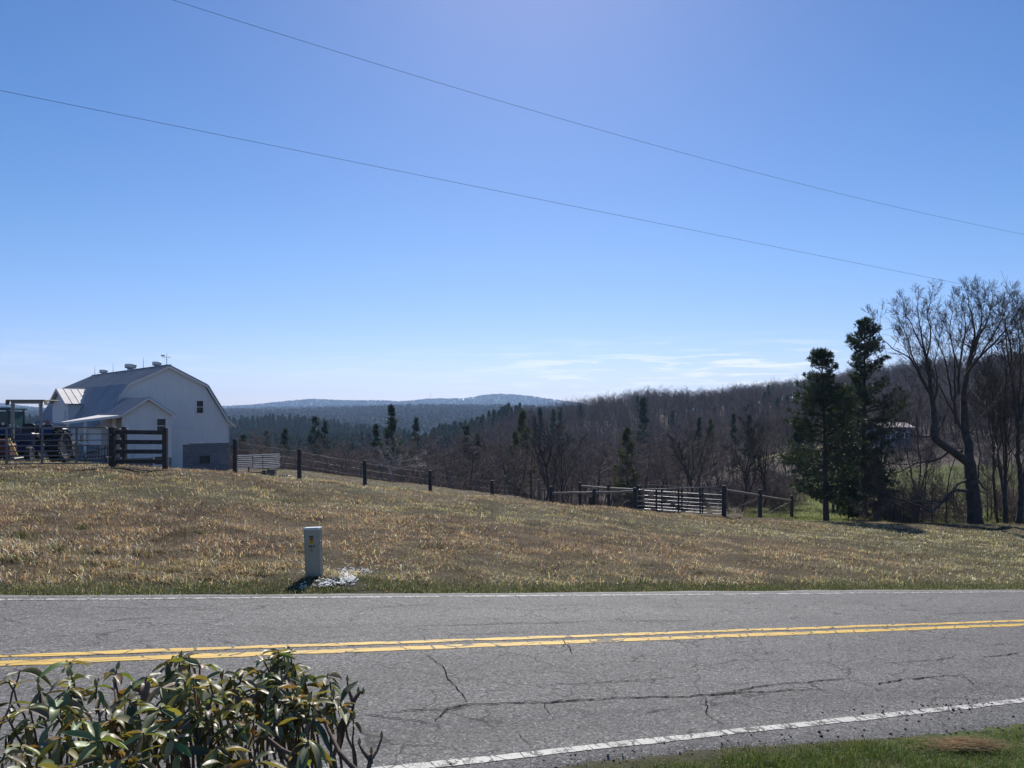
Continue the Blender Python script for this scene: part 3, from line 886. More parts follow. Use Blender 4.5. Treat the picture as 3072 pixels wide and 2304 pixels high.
def make_meadow():
    rg = np.random.default_rng(24)
    n = 52000
    y = rg.uniform(46, 106, n); px = rg.uniform(2230, 3200, n); x = (px - CX) / F * y
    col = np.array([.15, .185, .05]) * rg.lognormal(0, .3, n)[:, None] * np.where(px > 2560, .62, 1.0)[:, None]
    dry = rg.uniform(0, 1, n) < .3; col[dry] = np.array([.26, .235, .12]) * rg.lognormal(0, .3, dry.sum())[:, None]
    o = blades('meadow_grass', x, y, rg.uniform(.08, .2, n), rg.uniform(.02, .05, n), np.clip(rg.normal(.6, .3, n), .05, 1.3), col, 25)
    tag(o, 'bright green pasture grass beyond the fence under the right hand trees', 'grass', kind='stuff')
make_meadow()
# ================================================================ barn
def siding():
    k = N('white_siding')
    v = k.coord('Object')
    sp = k.n('ShaderNodeSeparateXYZ'); k.t.links.new(v, sp.inputs[0])
    along = k.math('ADD', sp.outputs[0], sp.outputs[1])
    fr = k.math('FRACT', k.math('MULTIPLY', along, 3.6))
    groove = k.math('LESS_THAN', fr, .045)
    mp = k.n('ShaderNodeMapping', Scale=(1, 1, .12)); k.t.links.new(v, mp.inputs['Vector'])
    n1 = k.noise(mp.outputs[0], 5.0, 5.0, .65); n2 = k.noise(v, .5, 3.0)
    col = k.mix(k.rng(n1, .3, .75), (.76, .755, .74, 1), (.66, .655, .645, 1))
    col = k.mix(k.math('MULTIPLY', groove, .22), col, (.35, .34, .33, 1))
    low = k.math('MULTIPLY', k.rng(sp.outputs[2], 3.4, 2.2), k.math('GREATER_THAN', n1, .58))
    col = k.mix(k.math('MULTIPLY', low, .35), col, (.34, .31, .28, 1))
    h = k.math('SUBTRACT', 1.0, groove)
    k.principled(col, .6, 0, h, .35, .01, .3)
    MAT['white_siding'] = k.m
    return k.m
siding()
def block_wall():
    k = N('block_wall')
    v = k.coord('Object')
    sp = k.n('ShaderNodeSeparateXYZ'); k.t.links.new(v, sp.inputs[0])
    cv = k.n('ShaderNodeCombineXYZ'); k.set(cv.inputs[0], k.math('ADD', sp.outputs[0], sp.outputs[1])); k.set(cv.inputs[1], sp.outputs[2])
    br = k.n('ShaderNodeTexBrick', Vector=cv.outputs[0], Scale=1.0)
    br.inputs['Brick Width'].default_value = .41; br.inputs['Row Height'].default_value = .205
    br.inputs['Mortar Size'].default_value = .012
    br.inputs['Color1'].default_value = (.20, .205, .22, 1); br.inputs['Color2'].default_value = (.27, .275, .29, 1); br.inputs['Mortar'].default_value = (.12, .12, .125, 1)
    n = k.noise(v, 1.4, 5.0, .6)
    col = k.mix(k.rng(n, .3, .7, 0, .5), br.outputs['Color'], (.11, .11, .12, 1))
    k.principled(col, .9, 0, br.outputs['Fac'], -.4, .01, .2)
    MAT['block_wall'] = k.m
    return k.m
block_wall()
def metal_roof(name, c1, c2, metal, rough):
    k = N(name); v = k.coord('Object')
    n1 = k.noise(v, .45, 5.0, .6); n2 = k.noise(v, 6.0, 4.0, .6)
    mp = k.n('ShaderNodeMapping', Scale=(.4, 2.4, .4)); k.t.links.new(v, mp.inputs['Vector'])
    n3 = k.noise(mp.outputs[0], 1.0, 4.0, .6)
    col = k.mix(k.rng(n1, .3, .7), c4(c1), c4(c2))
    col = k.mix(k.rng(n3, .58, .78, 0, .35), col, (.20, .15, .12, 1))
    k.principled(col, k.rng(n2, .3, .7, rough - .08, rough + .12), metal, n2, .1, .01)
    MAT[name] = k.m
metal_roof('tin_roof', (.30, .31, .34), (.40, .41, .44), .35, .45)
metal_roof('bright_tin', (.62, .58, .54), (.74, .70, .66), .25, .55)

ZB = -5.5
BARN = empty('barn', (-28.9, 65.0, ZB), R(42.0))
tag(BARN, 'white gambrel roofed barn with grey metal roof and block basement', 'barn')
def bz(z): return z - ZB
L = 23.4; T = .10
RIDGE, BEND, EAVE = bz(3.98), bz(2.40), bz(-1.12)
SILL = bz(-2.57)
# shell walls: gable pentagon slabs and side walls
gable = [(-5.15, SILL), (-5.15, EAVE + .1), (-3.05, BEND - .05), (0, RIDGE - .08), (3.05, BEND - .05), (5.15, EAVE + .1), (5.15, SILL)]
m = MB()
for y0, y1 in ((0.0, .18), (L - .18, L)):
    m.prism([(u, y0, z) for u, z in gable], (0, y0, 0), (0, y1, 0))
m.box((-5.06, L / 2, (SILL + EAVE) / 2), (.18, L - .37, EAVE - SILL + .2)); m.box((5.06, L / 2, (SILL + EAVE) / 2), (.18, L - .37, EAVE - SILL + .2))
m.build('wall', MAT['white_siding'], BARN)
# basement
m = MB()
m.box((2.55, .12, SILL / 2 - .3), (5.2, .24, SILL + .55))
m.box((-2.6, .12, SILL / 2 - .3), (5.1, .24, SILL + .55))
m.box((5.03, L / 2, SILL / 2 - .3), (.24, L - .5, SILL + .55)); m.box((-5.03, L / 2, SILL / 2 - .3), (.24, L - .5, SILL + .55)); m.box((0, L - .12, SILL / 2 - .3), (9.8, .24, SILL + .55))
m.build('basement_wall', MAT['block_wall'], BARN)
# roof: two pitches a side, bell-cast kick at the right eave, ribs as raised seams
def roof_poly():
    return [(0, RIDGE), (3.2, BEND), (5.0, EAVE + .62), (5.75, EAVE - .02)]
m = MB()
OV = .32
for sg in (-1, 1):
    pl = [(0, RIDGE), (3.18, BEND), (5.02, EAVE + .55), (5.72, EAVE - .02)]
    for (u0, z0), (u1, z1) in zip(pl[:-1], pl[1:]):
        d = Vector((u1 - u0, 0, z1 - z0)); nn_ = Vector((-d.z, 0, d.x)).normalized()
        if nn_.z < 0: nn_ = -nn_
        a = Vector((sg * u0, -OV, z0)); b = Vector((sg * u1, -OV, z1)); n2 = Vector((sg * nn_.x, 0, nn_.z)) * .06
        m.prism([a, b, b + n2, a + n2], (0, -OV, 0), (0, L + OV, 0))
        k = 0; y = -OV + .03
        while y < L + OV:
            c = (a + b) * .5 + n2 * 1.35; c.y = y
            m.beam(Vector((a.x, y, a.z)) + n2 * 1.25, Vector((b.x, y, b.z)) + n2 * 1.25, .06, .07, up=nn_)
            y += .62
m.beam((0, -OV - .02, RIDGE + .09), (0, L + OV + .02, RIDGE + .09), .34, .05)
roof = m.build('roof', MAT['tin_roof'], BARN)
# rake boards on the front gable
m = MB()
pl = [(-5.7, EAVE - .07), (-5.0, EAVE + .47), (-3.18, BEND - .08), (0, RIDGE - .09), (3.18, BEND - .08), (5.0, EAVE + .47), (5.7, EAVE - .07)]
for (u0, z0), (u1, z1) in zip(pl[:-1], pl[1:]): m.beam((u0, -OV + .05, z0), (u1, -OV + .05, z1), .05, .16)
m.beam((-5.12, -.03, SILL + .03), (5.12, -.03, SILL + .03), .05, .12)
m.beam((5.13, -.03, SILL), (5.13, -.03, EAVE), .05, .16, up=(0, 1, 0))
m.build('trim_board', MAT['trim_white'], BARN)
def window(parent, u, v, z, w, h, face='front', rows=2, pane='dark_glass', fw=.12, fmat='trim_white'):
    """window on a wall facing -v (front) or -u (side)"""
    m = MB(); g = MB()
    def P(a, b, d): return (u + a, v - d, z + b) if face == 'front' else (u - d, v - a, z + b)
    def bx(a, b, sa, sb, dd, off, mb):
        mb.box(P(a, b, off), (sa, dd, sb) if face == 'front' else (dd, sa, sb))
    bx(-w / 2 - fw / 2, 0, fw, h + 2 * fw, .08, .03, m); bx(w / 2 + fw / 2, 0, fw, h + 2 * fw, .08, .03, m)
    bx(0, h / 2 + fw / 2, w, fw, .08, .03, m); bx(0, -h / 2 - fw / 2, w + .1, fw, .10, .04, m)
    for r in range(1, rows): bx(0, -h / 2 + h * r / rows, w, .05, .05, .02, m)
    f = m.build('window', MAT[fmat], parent)
    bx(0, 0, w, h, .02, .012, g)
    g.build('pane', MAT[pane], f)
    return f
window(BARN, 2.62, 0, bz(-.05) + .6, .55, 1.05)
window(BARN, 3.05, 0, bz(-4.02), .75, .55, rows=1, fw=.05, fmat='dark_post')
# big sliding door seam and the white basement door
m = MB()
m.box((.75, -.05, bz(-1.95)), (1.9, .05, 2.0 - .55)); m.beam((-.25, -.09, bz(-1.17)), (2.0, -.09, bz(-1.17)), .06, .09)
m.build('loft_door', MAT['white_siding'], BARN)
m = MB(); m.box((.48, -.05, bz(-4.0)), (1.35, .08, 2.75)); m.beam((-.25, -.08, bz(-2.60)), (1.4, -.08, bz(-2.60)), .06, .10)
m.build('basement_door', MAT['white_siding'], BARN)
# ventilators, rods and the cow weathervane belong to the roof
def ventilator(v, r, h):
    m = MB()
    m.lathe([(r * 1.0, 0), (r * .78, .18), (r * .74, h * .42), (r * .9, h * .48), (r * 1.28, h * .52), (r * 1.32, h * .60), (r * 1.24, h * .63), (r * 1.32, h * .66), (r * 1.32, h * .95), (r * 1.1, h), (0, h * 1.04)], 20, Matrix.Translation((0, v, RIDGE - .16)))
    o = m.build('ventilator', MAT['galvanised'], roof, smooth=True)
ventilator(2.9, .28, .66); ventilator(10.4, .39, .82); ventilator(19.6, .30, .66)
for v in (6.6, 16.2, 23.0):
    MB().tube([(0, v, RIDGE), (0, v, RIDGE + .5), (0, v, RIDGE + 1.0)], [.028, .022, .012], 6).build('lightning_rod', MAT['galvanised'], roof)
m = MB(); wv = .35
m.tube([(0, wv, RIDGE), (0, wv, RIDGE + 1.12)], [.025, .012], 6)
m.lathe([(0, -.07), (.07, 0), (0, .07)], 8, Matrix.Translation((0, wv, RIDGE + .55)))
wvo = m.build('weathervane', MAT['black_paint'], roof)
A0 = Vector((-.743, .0, 0))
def dirw(a, z): # world-lateral direction expressed in barn axes
    return Vector((a * .743 * .6, wv - a * .669 * .6, RIDGE + z * .62))
m = MB(); m.tube([dirw(-.62, 1.22), dirw(.42, 1.22)], .016, 6)
m.prism([dirw(.5, 1.22), dirw(.34, 1.29), dirw(.34, 1.15)], dirw(0, 0), dirw(0, 0) + Vector((.01, .01, 0)))
m.build('arrow', MAT['black_paint'], wvo)
cow = [(-.86, 1.52), (-.80, 1.58), (-.74, 1.53), (-.55, 1.52), (-.34, 1.53), (-.30, 1.44), (-.33, 1.24), (-.37, 1.24), (-.37, 1.36), (-.52, 1.36), (-.62, 1.35), (-.64, 1.24), (-.68, 1.24), (-.69, 1.38), (-.76, 1.42), (-.84, 1.44)]
MB().prism([dirw(a, z) for a, z in cow], (0, 0, 0), (.012, .012, 0)).build('cow_figure', MAT['black_paint'], wvo)

# cross wing (dormer over the drive-in door)
DV, DU = 12.4, -5.45
m = MB()
m.prism([(DU, DV - 3.0, bz(-4.5)), (DU, DV - 3.0, bz(.78)), (DU, DV, bz(2.08)), (DU, DV + 3.0, bz(.78)), (DU, DV + 3.0, bz(-4.5))], (DU, 0, 0), (DU + .16, 0, 0))
m.box((DU + 1.1, DV - 2.92, bz(-1.9)), (1.85, .16, 5.3)); m.box((DU + 1.1, DV + 2.92, bz(-1.9)), (1.85, .16, 5.3))
w = m.build('wing_wall', MAT['white_siding'], BARN)
m = MB()
for sg in (-1, 1):
    a = Vector((DU - .35, DV, bz(2.2))); b = Vector((DU - .35, DV + sg * 3.35, bz(.80))); up = Vector((0, 0, .06))
    m.prism([a, b, b + up, a + up], (0, 0, 0), (3.0, 0, 0))
    u = DU - .3
    while u < DU + 2.6:
        m.beam(Vector((u, a.y, a.z + .075)), Vector((u, b.y, b.z + .075)), .03, .04); u += .58
wr = m.build('wing_roof', MAT['bright_tin'], BARN)
m = MB(); m.beam((DU - .32, DV, bz(2.12)), (DU - .32, DV - 3.35, bz(.72)), .05, .16); m.beam((DU - .32, DV, bz(2.12)), (DU - .32, DV + 3.35, bz(.72)), .05, .16)
m.build('trim_board', MAT['trim_white'], BARN)
m = MB(); m.box((DU - .05, DV, bz(-1.8)), (.08, 4.2, 4.0)); m.build('drive_door', MAT['white_siding'], BARN)
# side wall window with striped awning, low openings
window(BARN, -5.15, 5.0, bz(-2.1), 2.6, .7, 'side', rows=1)
m = MB()
for i in range(9):
    y = 3.75 + i * .31
    m.quad((-5.2, y, bz(-1.45)), (-5.75, y, bz(-1.85)), (-5.75, y + .16, bz(-1.85)), (-5.2, y + .16, bz(-1.45)))
m.build('awning', MAT['trim_white'], BARN)

# milk house in front of the gable
MH = empty('milk_house', (-28.9, 65.0, ZB), R(42.0))
tag(MH, 'small white lean-to building with metal roof built onto the front of the barn', 'outbuilding')
mu, v0, v1 = -3.5, -6.1, -.32
RZ, EZ = bz(1.18), bz(-.06)
m = MB()
wz = bz(-3.35)
for y in (v0, v1 - .16):
    m.prism([(mu - 1.75, y, wz), (mu - 1.75, y, EZ - .04), (mu, y, RZ - .06), (mu + 1.75, y, EZ - .04), (mu + 1.75, y, wz)], (0, y, 0), (0, y + .16, 0))
m.box((mu + 1.67, (v0 + v1) / 2, (wz + EZ) / 2), (.16, v1 - v0 - .34, EZ - wz)); 
m.build('wall', MAT['white_siding'], MH)
m = MB(); m.box((mu - 1.67, (v0 + v1) / 2, (wz + EZ) / 2), (.16, v1 - v0 - .34, EZ - wz - .1)); m.build('porch_wall', MAT['tan_wall'], MH)
m = MB(); m.box((mu, (v0 + v1) / 2, wz / 2 - .3), (3.56, v1 - v0 - .02, wz + .55)); m.build('basement_wall', MAT['block_wall'], MH)
m = MB()
for sg in (-1, 1):
    a = Vector((mu, v0 - .3, RZ)); b = Vector((mu + sg * 2.02, v0 - .3, bz(-.20))); up = Vector((0, 0, .05))
    m.prism([a, b, b + up, a + up], (0, v0, 0), (0, v1 + .3 , 0))
    y = v0 - .27
    while y < v1 - .02:
        m.beam((a.x, y, a.z + .065), (b.x, y, b.z + .065), .05, .06); y += .45
m.build('roof', MAT['tin_roof'], MH)
m = MB()
pa = [(mu - 2.02, v0 - .3, bz(-.20)), (mu - 5.6, v0 - .3, bz(-.66)), (mu - 5.6, v0 + .5, bz(-.66)), (mu - 2.02, v1 - .2, bz(-.20))]
m.prism(pa, (0, 0, 0), (0, 0, .06))
m.build('porch_roof', MAT['bright_tin'], MH)
m = MB(); m.beam((mu - 2.0, v0 - .33, bz(-.24)), (mu - 5.6, v0 - .33, bz(-.70)), .05, .14)
m.beam((mu, v0 - .32, RZ - .07), (mu + 2.0, v0 - .32, bz(-.25)), .05, .13); m.beam((mu, v0 - .32, RZ - .07), (mu - 2.0, v0 - .32, bz(-.25)), .05, .13)
for uu in (mu - 5.3, mu - 4.2): m.beam((uu, v0, bz(-4.0)), (uu, v0, bz(-.6)), .14, .14, up=(0, 1, 0))
m.build('trim_board', MAT['trim_white'], MH)
window(MH, mu + 1.0, v0, bz(-.95), .62, 1.05)
window(MH, mu + .95, v0, bz(-3.58), .85, .6, rows=1, fw=.14)
m = MB(); m.box((mu - 1.77, v0 + 1.9, bz(-1.3)), (.05, .9, 1.9)); m.build('door', MAT['trim_white'], MH)

# dark finned machine by the porch
MC = empty('hay_tedder', gpx(290, 45), R(20)); MC.location.z = gz(MC.location.x, MC.location.y)
tag(MC, 'dark farm implement with a row of upright slats standing behind the tube gate', 'farm implement')
m = MB()
for i in range(9): m.beam((-.65 + i * .15, 0, .25), (-.62 + i * .15, .05, .72 + .05 * i), .05, .09, up=(0, 1, 0))
m.build('slat_rack', MAT['black_paint'], MC)
m = MB(); m.beam((-.8, 0, .3), (.75, 0, .3), .12, .12); m.beam((-.6, -.1, .62), (.6, -.1, .98), .06, .06); m.build('frame', MAT['black_paint'], MC)
for x in (-.5, .55):
    MB().lathe([(0, -.07), (.2, -.07), (.24, -.03), (.24, .03), (.2, .07), (0, .07)], 16, Matrix.Translation((x, -.2, .24)) @ Matrix.Rotation(R(90), 4, 'Y')).build('wheel', MAT['tyre'], MC, True)

# ================================================================ fences and gates at the left
def post(mb, p, w, h, buried=.35, cap=0.0, rnd=False, lean=(0, 0)):
    p = Vector(p); top = p + Vector((lean[0], lean[1], h))
    if rnd: mb.tube([p - Vector((0, 0, buried)), p + Vector((0, 0, h * .5)), top], [w * .52, w * .5, w * .46], 9)
    else: mb.beam(p - Vector((0, 0, buried)), top, w, w, up=(0, 1, 0), bevel=.012)
def tube_gate(name, a, b, h, rails, braces, label, mat, r=.022, curved=True, lift=.08, bmat=None):
    """a,b ground points of the two ends"""
    a, b = Vector(a), Vector(b); g = empty(name, a)
    d = b - a; Lg = d.length; d = d / Lg
    if d.length == 0: return
    P = lambda f, z: d * (Lg * f) + Vector((0, 0, lift + z))
    m = MB(); cr = .16
    if curved:
        pts = [P(0, .0), P(0, h - cr)] + [P(0, h) + d * (cr - cr * math.cos(q)) + Vector((0, 0, -cr + cr * math.sin(q))) for q in (R(22), R(45), R(68), R(90))]
        pts += [P(1, h) - d * (cr - cr * math.sin(R(q))) + Vector((0, 0, -cr + cr * math.cos(R(q)))) for q in (0, 22, 45, 68, 90)] + [P(1, 0), P(0, 0)]
    else: pts = [P(0, 0), P(0, h), P(1, h), P(1, 0), P(0, 0)]
    m.tube(pts, r, 8); m.build('frame', mat, g, True)
    for z in rails: MB().tube([P(.004, z), P(.996, z)], r * .85, 8).build('rail', mat, g, True)
    nrm = Vector((-d.y, d.x, 0)).normalized()
    for f in braces: MB().beam(P(f, -.01) - nrm * r * 1.3, P(f, h - .01) - nrm * r * 1.3, .075, .022, up=nrm).build('brace', bmat or mat, g)
    for z in (.2, h - .25): MB().box(P(1, z) + d * .05, (.12, .05, .05)).build('hinge', mat, g)
    tag(g, label, 'gate')
    return g
GA = at(-128, 1393, 26.0); GB = at(326, 1393, 26.2)
GA.z = -1.80; GB.z = -1.76
tube_gate('tube_gate', GA, GB, 1.21, (.13, .26, .42, .60, .78, .99), (.05, .328, .562, .79), 'long grey tube gate in front of the tractors beside the barn', MAT['gate_grey'])
BF = empty('board_fence', at(335, 1404, 26.4))
tag(BF, 'short dark panel of four wide boards between posts beside the tube gate', 'fence')
def loc(p): return Vector(p) - BF.location
m = MB(); p = at(338, 1404, 26.35); m.beam(loc(at(338, 1410, 26.35)), loc(at(338, 1281, 26.35)), .20, .20, up=(0, 1, 0), bevel=.015); m.build('post', MAT['dark_post'], BF)
m = MB(); m.beam(loc(at(495, 1406, 26.6)), loc(at(495, 1283, 26.6)), .15, .15, up=(0, 1, 0), bevel=.012); m.build('post', MAT['dark_post'], BF)
m = MB(); m.beam(loc(at(371, 1408, 27.4)), loc(at(371, 1280, 27.4)), .18, .18, up=(0, 1, 0), bevel=.012); m.build('post', MAT['dark_post'], BF)
for y0, y1 in ((1296, 1297.5), (1325.5, 1326.5), (1354.5, 1355), (1384, 1384)):
    m = MB(); m.beam(loc(at(343, y0, 26.4)), loc(at(490, y1, 26.55)), .045, .145, bevel=.006); m.build('board', MAT['dark_post'], BF)
for x, y in ((361, 1287), (382, 1286), (362, 1316), (362, 1345), (363, 1374)):
    MB().lathe([(0, -.03), (.03, -.02), (.03, .02), (0, .03)], 8, Matrix.Translation(loc(at(x, y, 27.2)))).build('insulator', MAT['white_metal'], BF)

# wire fences: posts and strands; posts given as (px, top py, depth, height)
def wire_fence(name, label, posts, wires, w, matp, mesh=True, rnd=False, wr=.0035, sag=.03):
    g = empty(name, at(posts[0][0], posts[0][1], posts[0][2])); o = g.location.copy()
    tops = []
    rg = random.Random(hash(label) % 1000 if False else len(posts))
    for i, (px, py, D, h) in enumerate(posts):
        t = at(px, py, D) - o; base = t - Vector((0, 0, h))
        gzv = gz((t + o).x, (t + o).y) - o.z
        m = MB(); bt = min(base.z, gzv) - .3
        lx = rg.uniform(-.02, .02)
        if rnd: m.tube([Vector((t.x, t.y, bt)), Vector((t.x + lx * .5, t.y, (bt + t.z) * .5)), Vector((t.x + lx, t.y, t.z))], [w * .55, w * .5, w * .47], 9)
        else: m.beam(Vector((t.x, t.y, bt)), Vector((t.x + lx, t.y, t.z)), w, w, up=(0, 1, 0), bevel=.012)
        m.build('post', matp, g); tops.append(t + Vector((0, -w * .5 - .005, 0)))
    m = MB()
    for a, b in zip(tops[:-1], tops[1:]):
        for z in wires:
            p, q = a - Vector((0, 0, z)), b - Vector((0, 0, z)); mid = (p + q) * .5 - Vector((0, 0, sag * rg.uniform(.3, 1)))
            m.tube([p, mid, q], wr, 3, caps=False)
        if mesh:
            n = int((b - a).length / .16); zs = [z for z in wires if z > .14]
            for i in range(1, n):
                f = i / n; p = a.lerp(b, f)
                m.tube([p - Vector((0, 0, zs[0])), p - Vector((0, 0, zs[-1]))], wr * .6, 3, caps=False)
    m.build('wire', MAT['wire'], g)
    tag(g, label, 'fence')
    return g
wire_fence('wire_fence', 'nearer wire fence of dark square posts running from the barn down the field brow',
           [(705, 1317, 32, 1.46), (898, 1347, 33, 1.42), (1095, 1381, 34, 1.4), (1291, 1411, 35, 1.4), (1477, 1441, 36, 1.4), (1653, 1461, 37, 1.4)],
           (.10, .40, .68, .94, 1.2), .155, MAT['dark_post'], mesh=False, wr=.0012)
ftop = [(887, 1367), (931, 1371), (980, 1374), (1030, 1380), (1084, 1387), (1143, 1394), (1206, 1402), (1275, 1406), (1348, 1414), (1429, 1420), (1516, 1428), (1617, 1439)]
wire_fence('wire_fence', 'farther wire fence of round posts along the edge of the wood',
           [(690, 1360, 71, 1.45)] + [(848, 1368, 74.5, 1.3)] + [(px, py, 75 - 1.91 * i, 1.36) for i, (px, py) in enumerate(ftop)], (.1, .4, .7, 1.0), .17, MAT['grey_wood'], mesh=False, rnd=True, wr=.0018)

# white gate by the barn corner
wa, wb = at(712, 1408, 71.0), at(838, 1402, 72.5)
tube_gate('white_gate', wa, wb, 1.22, (.14, .30, .48, .66, .84, 1.04), (.36, .60), 'white tube gate standing in grass just right of the barn basement', MAT['white_metal'], r=.036, curved=False, lift=.03, bmat=MAT['grey_wood'])

# corral at the right: twin tube gates, post and rail braces
def rail_fence(name, label, posts, rails, w=.19):
    g = empty(name, at(posts[0][0], posts[0][1], posts[0][2])); o = g.location.copy(); tt = []
    for px, py, D, h in posts:
        t = at(px, py, D) - o; gv = gz((t + o).x, (t + o).y) - o.z
        m = MB(); b = min(gv, t.z - h) - .3
        m.tube([Vector((t.x, t.y, b)), Vector((t.x, t.y, (b + t.z) / 2)), Vector((t.x, t.y, t.z - .012)), Vector((t.x, t.y, t.z))], [w * .55, w * .5, w * .48, w * .42], 10)
        m.build('post', MAT['dark_post'], g, True); tt.append(t)
    for a, b in rails:
        m = MB(); p, q = at(*a) - o, at(*b) - o; rg = random.Random(int(a[0]))
        pts = [p.lerp(q, f) + Vector((0, 0, rg.uniform(-.012, .012))) for f in (0, .2, .4, .6, .8, 1)]
        m.tube(pts, [.062, .058, .06, .056, .058, .055], 9); m.build('rail', MAT['rail_wood'], g, True)
    tag(g, label, 'fence')
    return g
rail_fence('rail_fence', 'front post and rail brace left of the corral gates with weathered top rail',
           [(1652.5, 1459, 36.8, 1.4), (1782, 1464, 37, 1.4), (1904, 1463, 36.5, 1.45)],
           [((1657, 1480, 36.7), (1776, 1478, 36.8)), ((1788, 1478, 36.8), (1900, 1475, 36.4))], .17)
m = MB(); q = at(1772, 1491, 36.6); m.tube([Vector((q.x, q.y, gz(q.x, q.y) - .3)), q], .085, 9)
tag(m.build('stub_post', MAT['dark_post'], None, True), 'short sawn off post leaning against the brace post left of the corral gate', 'post')
rail_fence('rail_fence', 'rear post and rail brace sloping down to the left side of the corral gates',
           [(1740, 1447, 45.5, 1.5), (1826, 1452, 43, 1.5), (1917, 1456, 40.4, 1.5)],
           [((1744, 1458, 45.4), (1822, 1464.5, 43)), ((1829, 1464, 42.9), (1900, 1469, 40.6))], .19)
rail_fence('rail_fence', 'dark post and rail brace stepping down to the right of the corral gates',
           [(2172, 1456, 38, 1.48), (2280, 1468, 43, 1.48), (2375, 1486, 50, 1.48)],
           [((2178, 1470, 38.1), (2276, 1486, 42.9)), ((2284, 1488, 43.1), (2373, 1502, 49.9))], .22)
m = MB()
for a, b in (((2192, 1530, 38.4), (2272, 1496, 42.6)), ((2292, 1546, 43.6), (2368, 1506, 49.6))):
    m.tube([at(*a), at(*b)], .008, 5)
tag(m.build('brace_wire', MAT['wire']), 'thin diagonal brace wires strung between the posts right of the corral gates', 'wire')
ga = at(1912, 1469, 36.5); gb = at(2160, 1460, 38.0)
ga.z -= 1.30; gb.z -= 1.30
tube_gate('tube_gate', ga, gb, 1.27, (.15, .32, .51, .72, .97), (.22, .485, .75), 'front tube gate of the corral, darker, in front of the bright railed one', MAT['gate_grey'], r=.016, lift=.03, bmat=MAT['dark_post'])  # braces borrow the dark post colour to paint their shaded faces
ga = at(1932, 1454, 40.2); gb = at(2166, 1466.5, 38.2)
ga.z -= 1.28; gb.z -= 1.28
tube_gate('tube_gate', ga, gb, 1.25, (.15, .32, .50, .70, .95), (.24, .50, .76), 'rear tube gate of the corral with bright sunlit rails', MAT['gate_grey'], r=.0155, lift=.03, bmat=MAT['dark_post'])  # dark brace colour again stands in for shade on the near side
wire_fence('wire_fence', 'old low fence of stub posts under the pines at the far right',
           [(2375, 1500, 50.3, 1.0), (2500, 1506, 56, 1.1), (2622, 1525, 57, .9), (2718, 1552, 58, .6), (2822, 1548, 58, .8), (2990, 1530, 57, 1.0), (3120, 1530, 56, 1.0)], (.15, .45, .75), .2, MAT['dark_post'], mesh=False, rnd=True)

# ================================================================ clutter by the white gate
def gray(px, py):
    a = (px - CX) / F; b = (HY - py) / F; D = 20.0
    while D < 110 and b * D > gz(a * D, D): D += .15
    return Vector((a * D, D, gz(a * D, D)))
CT = empty('old_trailer', gpx(772, 46)); o = CT.location
tag(CT, 'low dark rusty trailer frame lying in the grass behind the first fence post', 'trailer')
m = MB(); m.beam((-1.1, 0, .12), (.75, .1, .22), .05, .05); m.beam((-1.1, 0, .12), (.6, .5, .22), .05, .05); m.beam((.5, -.28, .18), (.5, .6, .18), .045, .045); m.build('frame', MAT['black_paint'], CT)
for y in (-.28, .6):
    MB().lathe([(.04, -.05), (.13, -.06), (.17, -.03), (.17, .03), (.13, .06), (.04, .05)], 16, Matrix.Translation((.5, y, .17)) @ Matrix.Rotation(R(90), 4, 'X')).build('wheel', MAT['tyre'], CT, True)
m = MB(); q = gpx(746, 62); m.beam(q - Vector((0, 0, .2)), q + Vector((0, 0, .42)), .11, .11, up=(0, 1, 0), bevel=.01)
tag(m.build('stub_post', MAT['dark_post']), 'short dark post standing below the white gate', 'post')
CR = empty('wooden_crate', gpx(817, 42)); tag(CR, 'small dark slatted crate in the grass between trailer and pale boards', 'crate')
m = MB()
for z in (.06, .17, .28):
    m.box((0, -.16, z), (.34, .02, .085)); m.box((0, .16, z), (.34, .02, .085)); m.box((-.16, 0, z), (.02, .3, .085)); m.box((.16, 0, z), (.02, .3, .085))
m.box((0, 0, .02), (.3, .3, .02)); m.build('slat_side', MAT['grey_wood'], CR)
m = MB()
m.box((0, 0, .352), (.36, .36, .02)); m.build('lid', MAT['dark_post'], CR)
for (x0, y0, x1, y1, lab) in ((843, 1433, 858, 1436.5, 'shorter pale board lying in the grass beyond the fence'), (851, 1431, 874, 1433.5, 'longer pale board lying in the grass by the second fence post')):
    a, b = gpx(x0, 40 + .8 * (1437 - y0)), gpx(x1, 41 + .8 * (1437 - y1)); m = MB(); m.beam(a + Vector((0, 0, .07)), b + Vector((0, 0, .09)), .2, .05, bevel=.006)
    simple('pale_board', (.46, .38, .28), .8, 0, .2, 8, .2)
    tag(m.build('board', MAT['pale_board']), lab, 'board')

